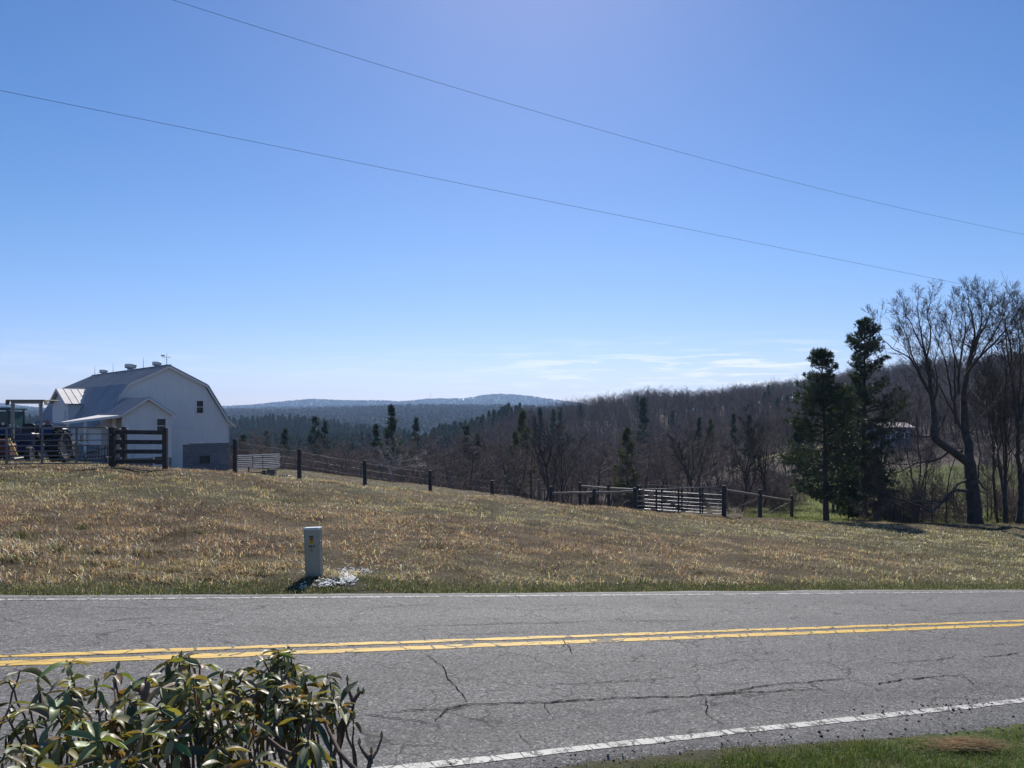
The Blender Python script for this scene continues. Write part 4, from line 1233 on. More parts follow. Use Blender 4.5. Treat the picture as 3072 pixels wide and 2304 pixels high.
# ================================================================ utility pedestal
def make_pedestal():
    x, y = (945 - CX) / F * 11.9, 11.9
    z = at(945, 1748, 11.9).z
    g = empty('utility_pedestal', (x, y, z), R(-8)); g.rotation_euler = (R(-1.2), R(-3.2), R(-9))
    tag(g, 'grey green metal cable pedestal with a warning sticker leaning beside the road', 'pedestal')
    Hh = .82
    m = MB(); m.box((0, 0, Hh / 2 - .1), (.245, .13, Hh + .2), bevel=.008); m.build('body', MAT['box_grey'], g)
    m = MB(); m.box((0, 0, Hh + .013), (.262, .148, .035), bevel=.01); m.build('lid', MAT['box_lid'], g)
    m = MB(); m.beam((.122, -.069, .1), (.122, -.069, Hh - .01), .012, .008, up=(0, 1, 0)); m.beam((-.113, -.069, .1), (-.113, -.069, Hh - .01), .01, .008, up=(0, 1, 0)); m.box((.0, -.068, .085), (.24, .008, .012)); m.build('edge_fold', MAT['box_grey'], g)
    m = MB(); m.box((.128, -.02, .62), (.018, .05, .05), bevel=.004); m.build('hasp', MAT['galvanised'], g)
    m = MB(); m.quad((-.03, -.0665, .60), (.035, -.0665, .60), (.035, -.0665, .655), (-.03, -.0665, .655), 1); m.quad((-.03, -.0665, .655), (.035, -.0665, .655), (.035, -.0665, .70), (-.03, -.0665, .70), 0)
    s_ = m.build('sticker', [MAT['sticker_orange'], MAT['sticker_yellow']], g)
    for zz, ww in ((.715, .066), (.690, .05), (.677, .05), (.648, .03), (.618, .022)): MB().box((.002, -.068, zz), (ww, .002, .008 if zz < .71 else .018)).build('print_line', MAT['ink'], s_)
    def text(body, size, zz, nm):
        cu = bpy.data.curves.new(nm, 'FONT'); cu.body = body; cu.size = size; cu.align_x = 'CENTER'; cu.align_y = 'CENTER'; cu.offset = .0016; cu.extrude = .0006
        ob = bpy.data.objects.new(nm, cu); COL.objects.link(ob)
        dg = bpy.context.evaluated_depsgraph_get(); me = bpy.data.meshes.new_from_object(ob.evaluated_get(dg))
        bpy.data.objects.remove(ob); me.materials.clear(); me.materials.append(MAT['ink'])
        o2 = link(nm, me, g, (0, -.0675, zz)); o2.rotation_euler = (R(90), 0, 0)
    text('62317', .047, .565, 'number'); text('8', .042, .505, 'number')
    return g
make_pedestal()
def make_gravel():
    rg = random.Random(9); m = MB()
    for i in range(620):
        if i < 470:
            px = rg.gauss(1036, 17); py = rg.gauss(1726, 12)
        elif i < 520: px = rg.gauss(1092, 16); py = rg.gauss(1712, 5)
        elif i < 600: px = rg.gauss(975, 16); py = rg.gauss(1749, 6)
        else: px = rg.gauss(905, 14); py = rg.gauss(1757, 4)
        a = (px - CX) / F; b = (HY - py) / F; D = 9.5
        while D < 15 and b * D > gz(a * D, D) + .03: D += .03
        c = Vector((a * D, D, gz(a * D, D) + .02)); r = rg.uniform(.007, .021)
        M = Matrix.Rotation(rg.uniform(0, 6), 3, 'Z') @ Matrix.Rotation(rg.uniform(-.6, .6), 3, 'X')
        m.box(c, (r * 2, r * rg.uniform(1.1, 1.8), r * rg.uniform(.5, .9)), M, bevel=r * rg.uniform(.25, .5))
    tag(m.build('white_gravel', MAT['white_stone']), 'patch of white broken stones in the grass right of the pedestal', 'stones', kind='stuff')
make_gravel()

# ================================================================ tractors
def wheel(parent, x, y, r, w, name='rear_wheel', lugs=True):
    Mx = Matrix.Translation((x, y, r)) @ Matrix.Rotation(R(90), 4, 'Y')
    wo = empty(name, (0, 0, 0)); wo.parent = parent
    m = MB(); hw = w / 2
    m.lathe([(r * .55, -hw * .8), (r * .78, -hw), (r * .9, -hw * .94), (r * .96, -hw * .7), (r * .97, 0), (r * .96, hw * .7), (r * .9, hw * .94), (r * .78, hw), (r * .55, hw * .8)], 36, Mx)
    if lugs:
        n = 20
        for i in range(n):
            for sg in (-1, 1):
                a0 = 2 * math.pi * (i + (.25 if sg > 0 else -.25)) / n; pts = []
                for f in (0, .5, 1):
                    a = a0 + sg * 0 + f * .26; pts.append(Mx @ Vector((r * 1.0 * math.cos(a), r * 1.0 * math.sin(a), sg * hw * (1 - f * .92))))
                for p, q in zip(pts[:-1], pts[1:]):
                    mid = (p + q) / 2; up = mid - Vector((mid.x, y, r)); m.beam(p, q, .045, .07, up=up.normalized())
    m.build('tyre', MAT['tyre'], wo)
    m = MB(); m.lathe([(0, -hw * .25), (r * .3, -hw * .25), (r * .42, -hw * .6), (r * .56, -hw * .82), (r * .56, hw * .82), (r * .42, hw * .6), (r * .3, hw * .25), (0, hw * .25)], 24, Mx)
    m.build('rim', MAT['rim_paint'], wo, True)
    return wo
def lamp(parent, p, r, lens, name='work_light'):
    m = MB(); Mx = Matrix.Translation(p) @ Matrix.Rotation(R(90), 4, 'X')
    m.lathe([(0, -.06), (r * .6, -.06), (r, 0), (r * 1.08, .02), (r * .9, .02), (0, .01)], 16, Mx); o = m.build(name, MAT['black_paint'], parent, True)
    m = MB(); m.lathe([(0, .026), (r * .5, .024), (r * .88, .018)], 16, Mx); m.build('lens', MAT[lens], o, True)
def tractor(loc_, rz, label, kind):
    t = empty('tractor', loc_, rz); tag(t, label, 'tractor')
    blue = MAT['blue_paint'] if kind == 'open' else MAT['black_paint']; bl = MAT['black_paint']
    m = MB(); m.box((0, 1.75, 1.1), (.62, 1.75, .6), bevel=.08); m.box((0, 2.62, 1.0), (.6, .06, .5)); m.build('hood', blue, t)
    m = MB(); m.box((0, .7, .62), (.46, 2.6, .4), bevel=.04); m.box((0, 0, .62), (1.5, .3, .3), bevel=.04); m.box((0, .45, .95), (.9, 1.0, .12), bevel=.02); m.build('chassis', bl, t)
    wheel(t, 1.14, 0, .66, .52); wheel(t, -1.14, 0, .66, .52)
    wheel(t, .72, 2.15, .40, .26, 'front_wheel', False); wheel(t, -.72, 2.15, .40, .26, 'front_wheel', False)
    for sg in (-1, 1):
        m = MB(); prof = [(.70, 1.0), (.50, 1.28), (.20, 1.42), (-.2, 1.44), (-.5, 1.34), (-.62, 1.12)]
        pts = [Vector((sg * .78, y, z)) for y, z in prof] 
        for (a, b) in zip(prof[:-1], prof[1:]): m.prism([(sg * .62, a[0], a[1]), (sg * .62, b[0], b[1]), (sg * .62, b[0], b[1] + .03), (sg * .62, a[0], a[1] + .03)], (0, 0, 0), (sg * .48, 0, 0))
        m.box((sg * .63, 0, 1.15), (.03, 1.1, .5)); m.build('fender', blue, t)
        lamp(t, (sg * .78, -.55, 1.60), .075, 'clear_lens'); lamp(t, (sg * .93, -.55, 1.66), .07, 'red_lens', 'warning_light')
        m = MB(); m.box((sg * .87, -.48, 1.50), (.40, .06, .12), bevel=.02); m.build('light_bracket', bl, t)
    m = MB(); m.box((0, .12, 1.12), (.52, .5, .14), bevel=.05); m.box((0, -.18, 1.36), (.5, .14, .48), bevel=.06); m.build('seat', bl, t)
    m = MB(); m.box((0, .92, 1.25), (.5, .2, .5), bevel=.05); m.build('dashboard', bl, t)
    m = MB(); ring = [Vector((.25 * math.cos(a), .74 + .25 * math.sin(a) * .75, 1.56 + .25 * math.sin(a) * .5)) for a in [2 * math.pi * i / 20 for i in range(21)]]
    m.tube(ring, .018, 6, caps=False); m.tube([(0, .74, 1.56), (0, .9, 1.3)], .025, 6)
    for a in (0, 2.1, 4.2): m.tube([(0, .74, 1.56), (.25 * math.cos(a), .74 + .25 * math.sin(a) * .75, 1.56 + .25 * math.sin(a) * .5)], .012, 5)
    m.build('steering_wheel', bl, t)
    m = MB(); m.tube([(-.30, 1.45, 1.3), (-.30, 1.45, 1.9)], [.055, .055], 10); m.tube([(-.30, 1.45, 1.9), (-.30, 1.45, 2.2), (-.28, 1.42, 2.32)], [.04, .04, .04], 10); m.build('exhaust_stack', bl, t)
    if kind == 'open':
        for sg in (-1, 1):
            m = MB(); m.box((sg * .54, -.3, 1.75), (.095, .10, 1.55), bevel=.012); m.box((sg * .54, -.3, 2.36), (.13, .13, .05)); m.box((sg * .54, -.3, 2.28), (.13, .13, .03)); m.build('canopy_post', MAT['post_paint'], t)
        m = MB(); m.box((0, -.3, 2.47), (1.2, .12, .11), bevel=.01); m.build('crossbar', MAT['post_paint'], t)
        m = MB(); m.box((0, .2, 2.555), (1.5, 1.3, .055), bevel=.02)
        for sg in (-1, 1): m.prism([(sg * .75, -.45, 2.56), (sg * .76, -.44, 2.36), (sg * .70, -.44, 2.52)], (0, 0, 0), (0, .25, 0))
        m.build('canopy', MAT['canopy_cloth'], t)
        m = MB(); m.box((0, -1.15, .62), (2.15, .07, .30), bevel=.02); m.box((.1, -.95, .62), (.5, .4, .25), bevel=.03); m.beam((-.35, -.2, .5), (-.35, -1.1, .55), .07, .07); m.beam((.35, -.2, .5), (.35, -1.1, .55), .07, .07); m.beam((0, -.2, .95), (0, -1.1, .8), .05, .05); m.build('rear_blade', MAT['blue_paint'], t)
        m = MB(); m.box((0, -.42, .95), (.66, .3, .55), bevel=.04); m.build('toolbox', MAT['blue_paint'], t)
    else:
        m = MB()
        for sx in (-.72, .72):
            for y in (-.45, .95): m.beam((sx, y, 1.0), (sx * .95, y, 2.3), .07, .07, up=(0, 1, 0))
        m.build('cab_frame', bl, t)
        m = MB(); m.box((0, -.46, 1.75), (1.3, .015, 1.0)); m.box((.70, .25, 1.75), (.015, 1.3, 1.0)); m.box((-.70, .25, 1.75), (.015, 1.3, 1.0)); m.box((0, .96, 1.75), (1.3, .015, 1.0)); m.build('cab_window', MAT['cab_glass'], t)
        m = MB(); m.box((0, .25, 2.38), (1.62, 1.7, .13), bevel=.05); m.build('cab_roof', MAT['cab_glass'], t)
    return t
tx = at(92, 1378, 32); tx.z = gz(tx.x, tx.y)
tractor(tx, R(6), 'dark blue tractor with tan sun canopy and rear blade behind the tube gate', 'open')
tx = at(-4, 1370, 37); tx.z = gz(tx.x, tx.y) + .0
tractor(tx, R(8), 'dark tractor with glazed cab at the left edge behind the tube gate', 'cab')
# rusty mower with a yellow arm
q = at(22, 1396, 29.3); q.z = gz(q.x, q.y)
MW = empty('mower', q, R(12)); tag(MW, 'rusty red hay mower with a yellow arm behind the long tube gate', 'mower')
m = MB(); m.box((-.35, 0, .48), (1.1, .7, .5), bevel=.05); m.box((-.4, 0, .80), (.9, .5, .2), bevel=.04); m.build('gearbox_cover', MAT['rust_red'], MW)
m = MB(); m.box((-.3, -.1, .16), (1.5, .9, .12), bevel=.03); m.beam((-.9, -.45, .3), (.5, -.45, .3), .05, .05); m.build('deck', MAT['black_paint'], MW)
m = MB(); m.beam((.22, -.42, .95), (.50, -.45, .30), .06, .04, up=(0, 1, 0)); m.build('arm', MAT['yellow_paint'], MW)
wheel(MW, .72, .1, .31, .2, 'wheel', False)
# ================================================================ trees
def tubes_np(P0_, P1_, R0_, R1_, n):
    P0_ = np.asarray(P0_, float); P1_ = np.asarray(P1_, float)
    d = P1_ - P0_; L = np.linalg.norm(d, axis=1, keepdims=True); d = d / np.maximum(L, 1e-9)
    ref = np.where(np.abs(d[:, 2:3]) < .9, np.array([[0, 0, 1.0]]), np.array([[1.0, 0, 0]]))
    x = np.cross(d, ref); x /= np.linalg.norm(x, axis=1, keepdims=True); y = np.cross(d, x)
    m = len(P0_); ang = 2 * np.pi * np.arange(n) / n
    ring = x[:, None, :] * np.cos(ang)[None, :, None] + y[:, None, :] * np.sin(ang)[None, :, None]
    A = P0_[:, None, :] + ring * np.asarray(R0_)[:, None, None]; B = P1_[:, None, :] + ring * np.asarray(R1_)[:, None, None]
    co = np.concatenate([A, B], 1).reshape(-1, 3)
    b = (np.arange(m) * 2 * n)[:, None]; k = np.arange(n)[None, :]; k2 = (k + 1) % n
    q = np.stack([b + k, b + k2, b + n + k2, b + n + k], -1).reshape(-1, 4)
    return co, q
def segs_mesh(name, segs, mat, sides=lambda r: 3, smooth=True):
    """segs list of (p0,p1,r0,r1)"""
    P0_ = np.array([s[0][:] for s in segs]); P1_ = np.array([s[1][:] for s in segs]); R0_ = np.array([s[2] for s in segs]); R1_ = np.array([s[3] for s in segs])
    ns = np.array([sides(r) for r in R0_]); cos, fs, off = [], [], 0
    for n in np.unique(ns):
        k = ns == n; co, q = tubes_np(P0_[k], P1_[k], R0_[k], R1_[k], int(n)); cos.append(co); fs.append(q + off); off += len(co)
    return mesh_np(name, np.concatenate(cos), fs, mat if isinstance(mat, list) else [mat], smooth=smooth)
def grow(rg, p, d, length, r, level, maxl, cfg, out, tips=None):
    nseg = max(2, int(length / cfg['seg'][level])); sl = length / nseg
    pts = [p.copy()]; rads = [r]; dirs = [d.copy()]
    for i in range(nseg):
        d = d + Vector((rg.gauss(0, 1), rg.gauss(0, 1), rg.gauss(0, 1))) * cfg['wob'][level] + Vector((0, 0, cfg['up'][level]))
        d.normalize(); q = p + d * sl
        f = (i + 1) / nseg; r1 = r * (1 - f * cfg['taper'][level])
        out.append((p.copy(), q.copy(), rads[-1], r1, level)); p = q; pts.append(p.copy()); rads.append(r1); dirs.append(d.copy())
    if level >= maxl:
        if tips is not None: tips.append((p.copy(), d.copy()))
        return
    nk = cfg['kids'][level]; nk = max(1, int(nk * (.75 + .5 * rg.random()) + .5))
    for i in range(nk):
        f = cfg['start'][level] + (1 - cfg['start'][level]) * ((i + rg.random()) / nk)
        j = min(nseg, max(0, int(f * nseg))); 
        bd = dirs[j]; ax = bd.orthogonal().normalized(); ax.rotate(Matrix.Rotation(rg.uniform(0, 6.283), 3, bd))
        ang = R(cfg['ang'][level] * rg.uniform(.65, 1.3)); nd = bd * math.cos(ang) + ax * math.sin(ang); nd.normalize()
        ln = length * cfg['len'][level] * rg.uniform(.6, 1.2) * (1.15 - .6 * f)
        grow(rg, pts[j], nd, max(ln, cfg['seg'][level + 1] * 1.2), min(rads[j] * .75, r * cfg['rad'][level]), level + 1, maxl, cfg, out, tips)
    if tips is not None and level >= maxl - 1: tips.append((p.copy(), d.copy()))

BARE = dict(seg=[.8, .5, .38, .32, .25], wob=[.07, .12, .14, .16, .18], up=[.02, .07, .06, .04, .03], taper=[.85, .85, .85, .8, .7],
            kids=[13, 6, 4, 3, 0], start=[.22, .18, .15, .15, 0], ang=[50, 44, 42, 40, 30], len=[.52, .52, .52, .58, .5], rad=[.40, .48, .5, .55, .5])
def bare_tree_meshes(seed, H=12.0, r=.16, thick=1.0, cfg=BARE, maxl=4, minr=.008):
    rg = random.Random(seed); out = []
    grow(rg, Vector((0, 0, -.4)), Vector((rg.gauss(0, .04), rg.gauss(0, .04), 1)), H, r, 0, maxl, cfg, out)
    tr = [(a, b, r0, r1) for a, b, r0, r1, l in out if l == 0]
    cr = [(a, b, max(r0, minr), max(r1, minr * .8)) for a, b, r0, r1, l in out if l > 0]
    t = segs_mesh('trunk', tr, MAT['bark_dark'], lambda q: 8); c = segs_mesh('crown', cr, MAT['twig'], lambda q: 5 if q > .04 else 3)
    return t, c
def both_mesh(t, c, name):
    """one mesh with both parts, for trees too small in the picture to show their parts"""
    def arr(me):
        co = np.empty(len(me.vertices) * 3, np.float32); me.vertices.foreach_get('co', co)
        li = np.empty(len(me.loops), np.int32); me.loops.foreach_get('vertex_index', li)
        ls = np.empty(len(me.polygons), np.int32); me.polygons.foreach_get('loop_start', ls)
        lt = np.empty(len(me.polygons), np.int32); me.polygons.foreach_get('loop_total', lt)
        return co.reshape(-1, 3), li, ls, lt
    a, b = arr(t), arr(c); fs, mi = [], []
    for k, (co, li, ls, lt) in enumerate((a, b)):
        for n in np.unique(lt):
            s_ = ls[lt == n]; f = li[s_[:, None] + np.arange(n)[None, :]] + (0 if k == 0 else len(a[0])); fs.append(f); mi += [k] * len(f)
    return mesh_np(name, np.concatenate([a[0], b[0]]), fs, [t.materials[0], c.materials[0]], mi)

def needles(centers, dirs, k, ln, w, rg, spread=.9):
    """k triangular needle bunches around each tuft centre"""
    C = np.repeat(centers, k, 0); Dv = np.repeat(dirs, k, 0); n = len(C)
    v = Dv + rg.normal(0, spread, (n, 3)); v /= np.linalg.norm(v, axis=1, keepdims=True)
    s = np.cross(v, rg.normal(0, 1, (n, 3))); s /= np.linalg.norm(s, axis=1, keepdims=True)
    L = (ln * rg.uniform(.6, 1.3, n))[:, None]; W = (w * rg.uniform(.6, 1.4, n))[:, None]
    B = C + rg.normal(0, ln * .22, (n, 3))
    co = np.stack([B - s * W * .35, B + v * L * .55 - s * W * .5, B + v * L, B + v * L * .55 + s * W * .5, B + s * W * .35], 1).reshape(-1, 3)
    i = np.arange(n) * 5
    return co, np.stack([i, i + 1, i + 2], -1), np.stack([i, i + 2, i + 3, i + 4], -1)
def pine_meshes(seed, H, base, prof, whorl=.55, nb=5, up=.35, tuft=.30, k=16, nl=.26, nw=.05, mat='needle', gap=.12, trunk_r=.17, lean=0.0, asym=0.0):
    """white-pine like crown: tiers of branches carrying needle tufts. prof(f) -> branch length at height fraction f"""
    rg = np.random.default_rng(seed); segs, cs, ds = [], [], []
    z = base
    pts = []
    n_ = 12
    for i in range(n_ + 1):
        f = i / n_; pts.append(Vector((lean * f * f * H + .04 * math.sin(f * 7 + seed) * H * .1, .03 * math.cos(f * 5 + seed) * H * .1, -.3 + f * (H + .1))))
    def tp(zz):
        f = min(1, max(0, (zz + .3) / (H + .1))) * n_; i = min(n_ - 1, int(f)); return pts[i].lerp(pts[i + 1], f - i)
    trunk = [(pts[i], pts[i + 1], trunk_r * (1 - .93 * i / n_), trunk_r * (1 - .93 * (i + 1) / n_)) for i in range(n_)]
    while z < H:
        f = z / H; bl = prof(f)
        m = nb + int(rg.integers(-1, 2))
        for b in range(max(1, m)):
            if rg.uniform() < gap: continue
            a = rg.uniform(0, 2 * np.pi); ln = bl * rg.uniform(.55, 1.18) * (1 + asym * math.cos(a))
            if ln < .12: ln = .12
            p = tp(z + rg.uniform(-.12, .12)); d = Vector((math.cos(a), math.sin(a), up * (.2 + 1.6 * f * f) + rg.normal(0, .12))); d.normalize()
            n = max(2, int(ln / .32)); r0 = .012 + .018 * ln
            for i in range(n):
                g = (i + 1) / n
                d = (d + Vector((rg.normal(0, .07), rg.normal(0, .07), .10 * g * up * 2 + rg.normal(0, .05)))).normalized()
                q = p + d * (ln / n)
                segs.append((p.copy(), q.copy(), r0 * (1 - .8 * i / n), r0 * (1 - .8 * (i + 1) / n)))
                if g > .32 or ln < .8:
                    nt_ = 2 + int(3.2 * math.sin(min(1, g) * 2.4)) 
                    for _ in range(nt_):
                        sd_ = Vector((-d.y, d.x, 0)) * rg.normal(0, .30 * (.4 + .6 * ln)) + Vector((0, 0, rg.normal(.05, .13))) + d * rg.uniform(-.16, .16)
                        c = q + sd_ * min(1, .5 + (1 - g)); cs.append(c[:]); dd = d * .8 + sd_ * .6 + Vector((0, 0, .45)); ds.append(dd.normalized()[:])
                        if sd_.length > .2: segs.append((q.copy(), c.copy(), r0 * .3, .004))
                p = q
        z += whorl * rg.uniform(.6, 1.3) * (.55 + .6 * (1 - f))
    co, t3, q4 = needles(np.array(cs), np.array(ds), k, nl, nw, rg, .75)
    nm = mesh_np('crown', co, [t3, q4], [MAT[mat]])
    sm = segs_mesh('limb', segs, MAT['bark_dark'], lambda r: 4)
    tm = segs_mesh('trunk', trunk, MAT['bark_dark'], lambda r: 10)
    return tm, sm, nm

def put_tree(name, loc_, sc, rz, parts, label, cat='tree', group=None):
    """an Empty with its parts (name, mesh)"""
    t = empty(name, loc_, rz); t.scale = sc if isinstance(sc, (tuple, list)) else (sc, sc, sc)
    for n_, me in parts: link(n_, me, t)
    return tag(t, label, cat, group)

# ---------------------------------------------------------------- the big bare maple at the right
def traced_tree(name, base_D, limbs, label, seed, twig_cfg, minr=.010, maxl=3, buds=True, kids=9, bark='bark_dark', depth_amp=1.0):
    """limbs: list of (points [(px,py,dD)], r0, r1, twigs)"""
    rg = random.Random(seed); trunk, crown, tips = [], [], []
    root = at(*limbs[0][0][0][:2], base_D); root.z = min(root.z, gz(root.x, root.y))
    for pts, r0, r1, tw in limbs:
        P = [at(p[0], p[1] if p[1] > 960 or name != 'maple_tree' else 960 - (960 - p[1]) * .6, base_D + p[2]) - root for p in pts]
        # resample with a little wobble (Catmull-Rom)
        Q = []
        for i in range(len(P) - 1):
            a, b, c_, d_ = P[max(i - 1, 0)], P[i], P[i + 1], P[min(i + 2, len(P) - 1)]
            n = max(2, int((c_ - b).length / .35))
            for j in range(n):
                t = j / n; Q.append(.5 * ((2 * b) + (c_ - a) * t + (2 * a - 5 * b + 4 * c_ - d_) * t * t + (3 * b - a - 3 * c_ + d_) * t ** 3))
        Q.append(P[-1]); m = len(Q) - 1
        for i in range(1, m): Q[i] = Q[i] + Vector((rg.gauss(0, .02), rg.gauss(0, .03), rg.gauss(0, .02)))
        rad = [r0 + (r1 - r0) * (i / m) ** .8 for i in range(m + 1)]
        for i in range(m): trunk.append((Q[i], Q[i + 1], rad[i], rad[i + 1] * 1.01))
        if tw:
            nk = max(2, int(tw * kids * .52))
            for i in range(nk):
                f = .22 + .78 * (i + rg.random()) / nk; j = min(m - 1, int(f * m)); bd = (Q[j + 1] - Q[j]).normalized()
                ax = bd.orthogonal().normalized(); ax.rotate(Matrix.Rotation(rg.uniform(0, 6.283), 3, bd)); ang = R(rg.uniform(20, 46))
                nd = (bd * math.cos(ang) + ax * math.sin(ang)).normalized()
                tot = sum((Q[q + 1] - Q[q]).length for q in range(m)); ln = max(1.1, tot * .62 * rg.uniform(.55, 1.15) * (1.2 - .65 * f))
                grow(rg, Q[j], nd, ln, max(min(rad[j] * .42, .035), .013), 1, maxl + 1, twig_cfg, crown, tips)
            for _ in range(2):
                bd = (Q[-1] - Q[-2]).normalized() + Vector((rg.gauss(0, .15), rg.gauss(0, .15), 0)); grow(rg, Q[-1], bd.normalized(), 1.4, rad[-1], 1, maxl + 1, twig_cfg, crown, tips)
    cr = [(a, b, max(x, minr), max(y, minr * .85)) for a, b, x, y, l in crown]
    tm = segs_mesh('trunk', trunk, MAT[bark], lambda r: 12 if r > .15 else 8)
    cm = segs_mesh('crown', cr, MAT[bark], lambda r: 5 if r > .03 else 3)
    t = empty(name, root); link('trunk', tm, t); link('crown', cm, t)
    if buds and tips:
        rgn = np.random.default_rng(seed); tp = np.array([p[:] for p, d in tips]); td = np.array([d[:] for p, d in tips])
        co, t3, q4 = needles(tp, td, 1, .045, .022, rgn, .8); link('buds', mesh_np('buds', co, [t3, q4], [MAT['twig']]), t)
    tag(t, label, 'tree')
    return t
TW = dict(seg=[.6, .42, .32, .24, .2], wob=[.05, .07, .09, .11, .12], up=[.03, .07, .07, .06, .03], taper=[.85, .85, .85, .8, .7],
          kids=[8, 7, 4, 0, 0], start=[.25, .2, .25, .2, 0], ang=[38, 32, 32, 34, 30], len=[.5, .52, .55, .5, .5], rad=[.42, .5, .55, .6, .5])
traced_tree('maple_tree', 44.0, [
    ([(2928, 1590, 0), (2921, 1500, 0), (2915, 1440, 0), (2908, 1385, 0)], 0.440, 0.297, 0),
    ([(2908, 1385, 0), (2899, 1310, .2), (2892, 1250, .3), (2891, 1200, .4), (2896, 1140, .5), (2908, 1080, .8)], 0.270, 0.117, .5),
    ([(2908, 1080, .8), (2922, 1010, 1.2), (2918, 950, 1.5), (2908, 890, 1.8), (2905, 850, 2)], 0.101, 0.017, 1.6),
    ([(2916, 1040, 1.1), (2952, 985, .6), (2968, 930, .2), (2975, 880, 0)], 0.078, 0.014, 1.4),
    ([(2892, 1130, .6), (2942, 1066, -.4), (3000, 1010, -1), (3040, 960, -1.3), (3055, 915, -1.5)], 0.094, 0.014, 1.6),
    ([(2876, 1180, .5), (2878, 1100, 0), (2892, 1030, -.4), (2898, 970, -.6), (2888, 910, -.8)], 0.094, 0.014, 1.5),
    ([(2867, 1240, .4), (2850, 1160, 1.2), (2838, 1090, 1.6), (2815, 1030, 2), (2795, 985, 2.2)], 0.086, 0.014, 1.4),
    ([(2866, 1270, .4), (2862, 1180, -.8), (2864, 1110, -1.2), (2862, 1050, -1.5), (2840, 985, -2)], 0.078, 0.014, 1.3),
    ([(2900, 1385, 0), (2860, 1356, -.4), (2822, 1330, -.6), (2800, 1310, -.7), (2803, 1270, -.7), (2797, 1200, -.7), (2790, 1140, -.7)], 0.240, 0.117, .2),
    ([(2790, 1150, -.7), (2776, 1060, -.5), (2766, 1010, -.3), (2757, 950, 0), (2752, 900, .2)], 0.086, 0.014, 1.6),
    ([(2778, 1080, -.5), (2790, 1030, -1), (2790, 980, -1.2), (2782, 930, -1.5), (2790, 880, -1.7)], 0.062, 0.012, 1.4),
    ([(2792, 1180, -.7), (2758, 1120, -1.5), (2730, 1075, -2), (2695, 1055, -2.3), (2650, 1020, -2.8), (2632, 985, -3)], 0.078, 0.011, 1.7),
    ([(2758, 1120, -1.5), (2735, 1062, -1.2), (2722, 1010, -1), (2700, 965, -1)], 0.055, 0.011, 1.4),
    ([(2798, 1220, -.7), (2812, 1150, -1.4), (2805, 1090, -1.8), (2815, 1040, -2)], 0.062, 0.011, 1.2),
    ([(2895, 1130, .6), (2930, 1040, 0), (2945, 980, -.3), (2950, 915, -.5)], .07, .012, 1.5),
    ([(2942, 1066, -.4), (2990, 985, -.5), (3010, 940, -.5), (3020, 885, -.6)], .06, .012, 1.5),
    ([(2886, 1290, .3), (2835, 1190, .8), (2800, 1120, 1), (2775, 1045, 1.2)], .08, .012, 1.4),
    ([(2797, 1200, -.7), (2770, 1150, -.5), (2740, 1090, -.3), (2712, 1035, 0)], .06, .012, 1.4),
    ([(2908, 1080, .8), (2935, 1000, .5), (2945, 940, .4), (2938, 862, .3)], .07, .012, 1.5),
    ([(2878, 1110, 0), (2858, 1040, .6), (2850, 980, .8), (2858, 905, 1)], .06, .012, 1.5),
    ([(2776, 1060, -.5), (2745, 1000, .2), (2725, 955, .5), (2715, 925, .6)], .05, .012, 1.3),
    ([(2992, 1032, -1), (3030, 1000, -.6), (3052, 965, -.4), (3062, 930, -.3)], .05, .012, 1.3),
    ([(2915, 1475, 0), (2870, 1470, -.6), (2840, 1490, -1), (2815, 1520, -1.3), (2790, 1536, -1.5), (2765, 1520, -1.7), (2740, 1512, -2), (2710, 1500, -2.2), (2665, 1485, -2.5)], 0.101, 0.022, .9),
    ([(2900, 1440, 0), (2865, 1462, -.8), (2845, 1500, -1.2), (2750, 1505, -1.8), (2680, 1510, -2.2)], 0.078, 0.017, .6),
    ([(2885, 1355, 0), (2850, 1352, .8), (2822, 1375, 1), (2790, 1385, 1.2), (2745, 1390, 1.4), (2700, 1415, 1.6), (2660, 1420, 1.8)], 0.086, 0.017, .9),
    ([(2800, 1312, -.7), (2770, 1310, -.2), (2740, 1305, .2), (2700, 1290, .6), (2660, 1285, 1)], 0.055, 0.011, .8),
    ([(2960, 1470, 0), (2935, 1440, .6), (2940, 1360, 1), (2930, 1300, 1.4), (2925, 1240, 1.8)], 0.062, 0.017, .7),
], 'big bare maple with a forked dark trunk and drooping low limbs at the right', 5, TW, minr=.0066, maxl=2)
# slender bare trees at the right edge of the picture
def rand_traced(px, py0, pytop, D, seed, label, lean=0, r=.16, forks=3):
    rg = random.Random(seed); L = []
    n = 6; pts = [(px + lean * (i / n) * 30 + rg.gauss(0, 3), py0 + (pytop - py0) * i / n, rg.gauss(0, .15) * i) for i in range(n + 1)]
    L.append((pts, r, .022, 2.2))
    for k in range(forks):
        i = rg.randint(1, 3); p = pts[i]; sx = rg.choice((-1, 1)); h = (py0 - pytop) / n
        L.append(([p] + [(p[0] + sx * (8 + 14 * j) * rg.uniform(.6, 1.1), p[1] - h * (j + .6) * rg.uniform(.8, 1.05), p[2] + rg.gauss(0, .6)) for j in range(1, 4)], r * .5, .02, 1.4))
    return traced_tree('bare_tree', D, L, label, seed, TW, minr=.008, maxl=2, buds=False)
rand_traced(3016, 1585, 1085, 46, 21, 'tall bare tree at the right edge behind the maple trunk', 0, .16, 4)
rand_traced(3052, 1585, 995, 45, 22, 'tallest bare tree cut by the right edge of the photo', .3, .19, 4)
rand_traced(2985, 1580, 1120, 49, 23, 'thin bare tree close beside the right of the maple trunk', -.2, .11, 3)
rand_traced(3120, 1585, 985, 47, 24, 'bare tree just outside the right edge with branches reaching in', -.8, .19, 4)
rand_traced(2755, 1580, 1210, 56, 25, 'thin dark bare tree standing left of the maple in the pasture', 0, .09, 3)
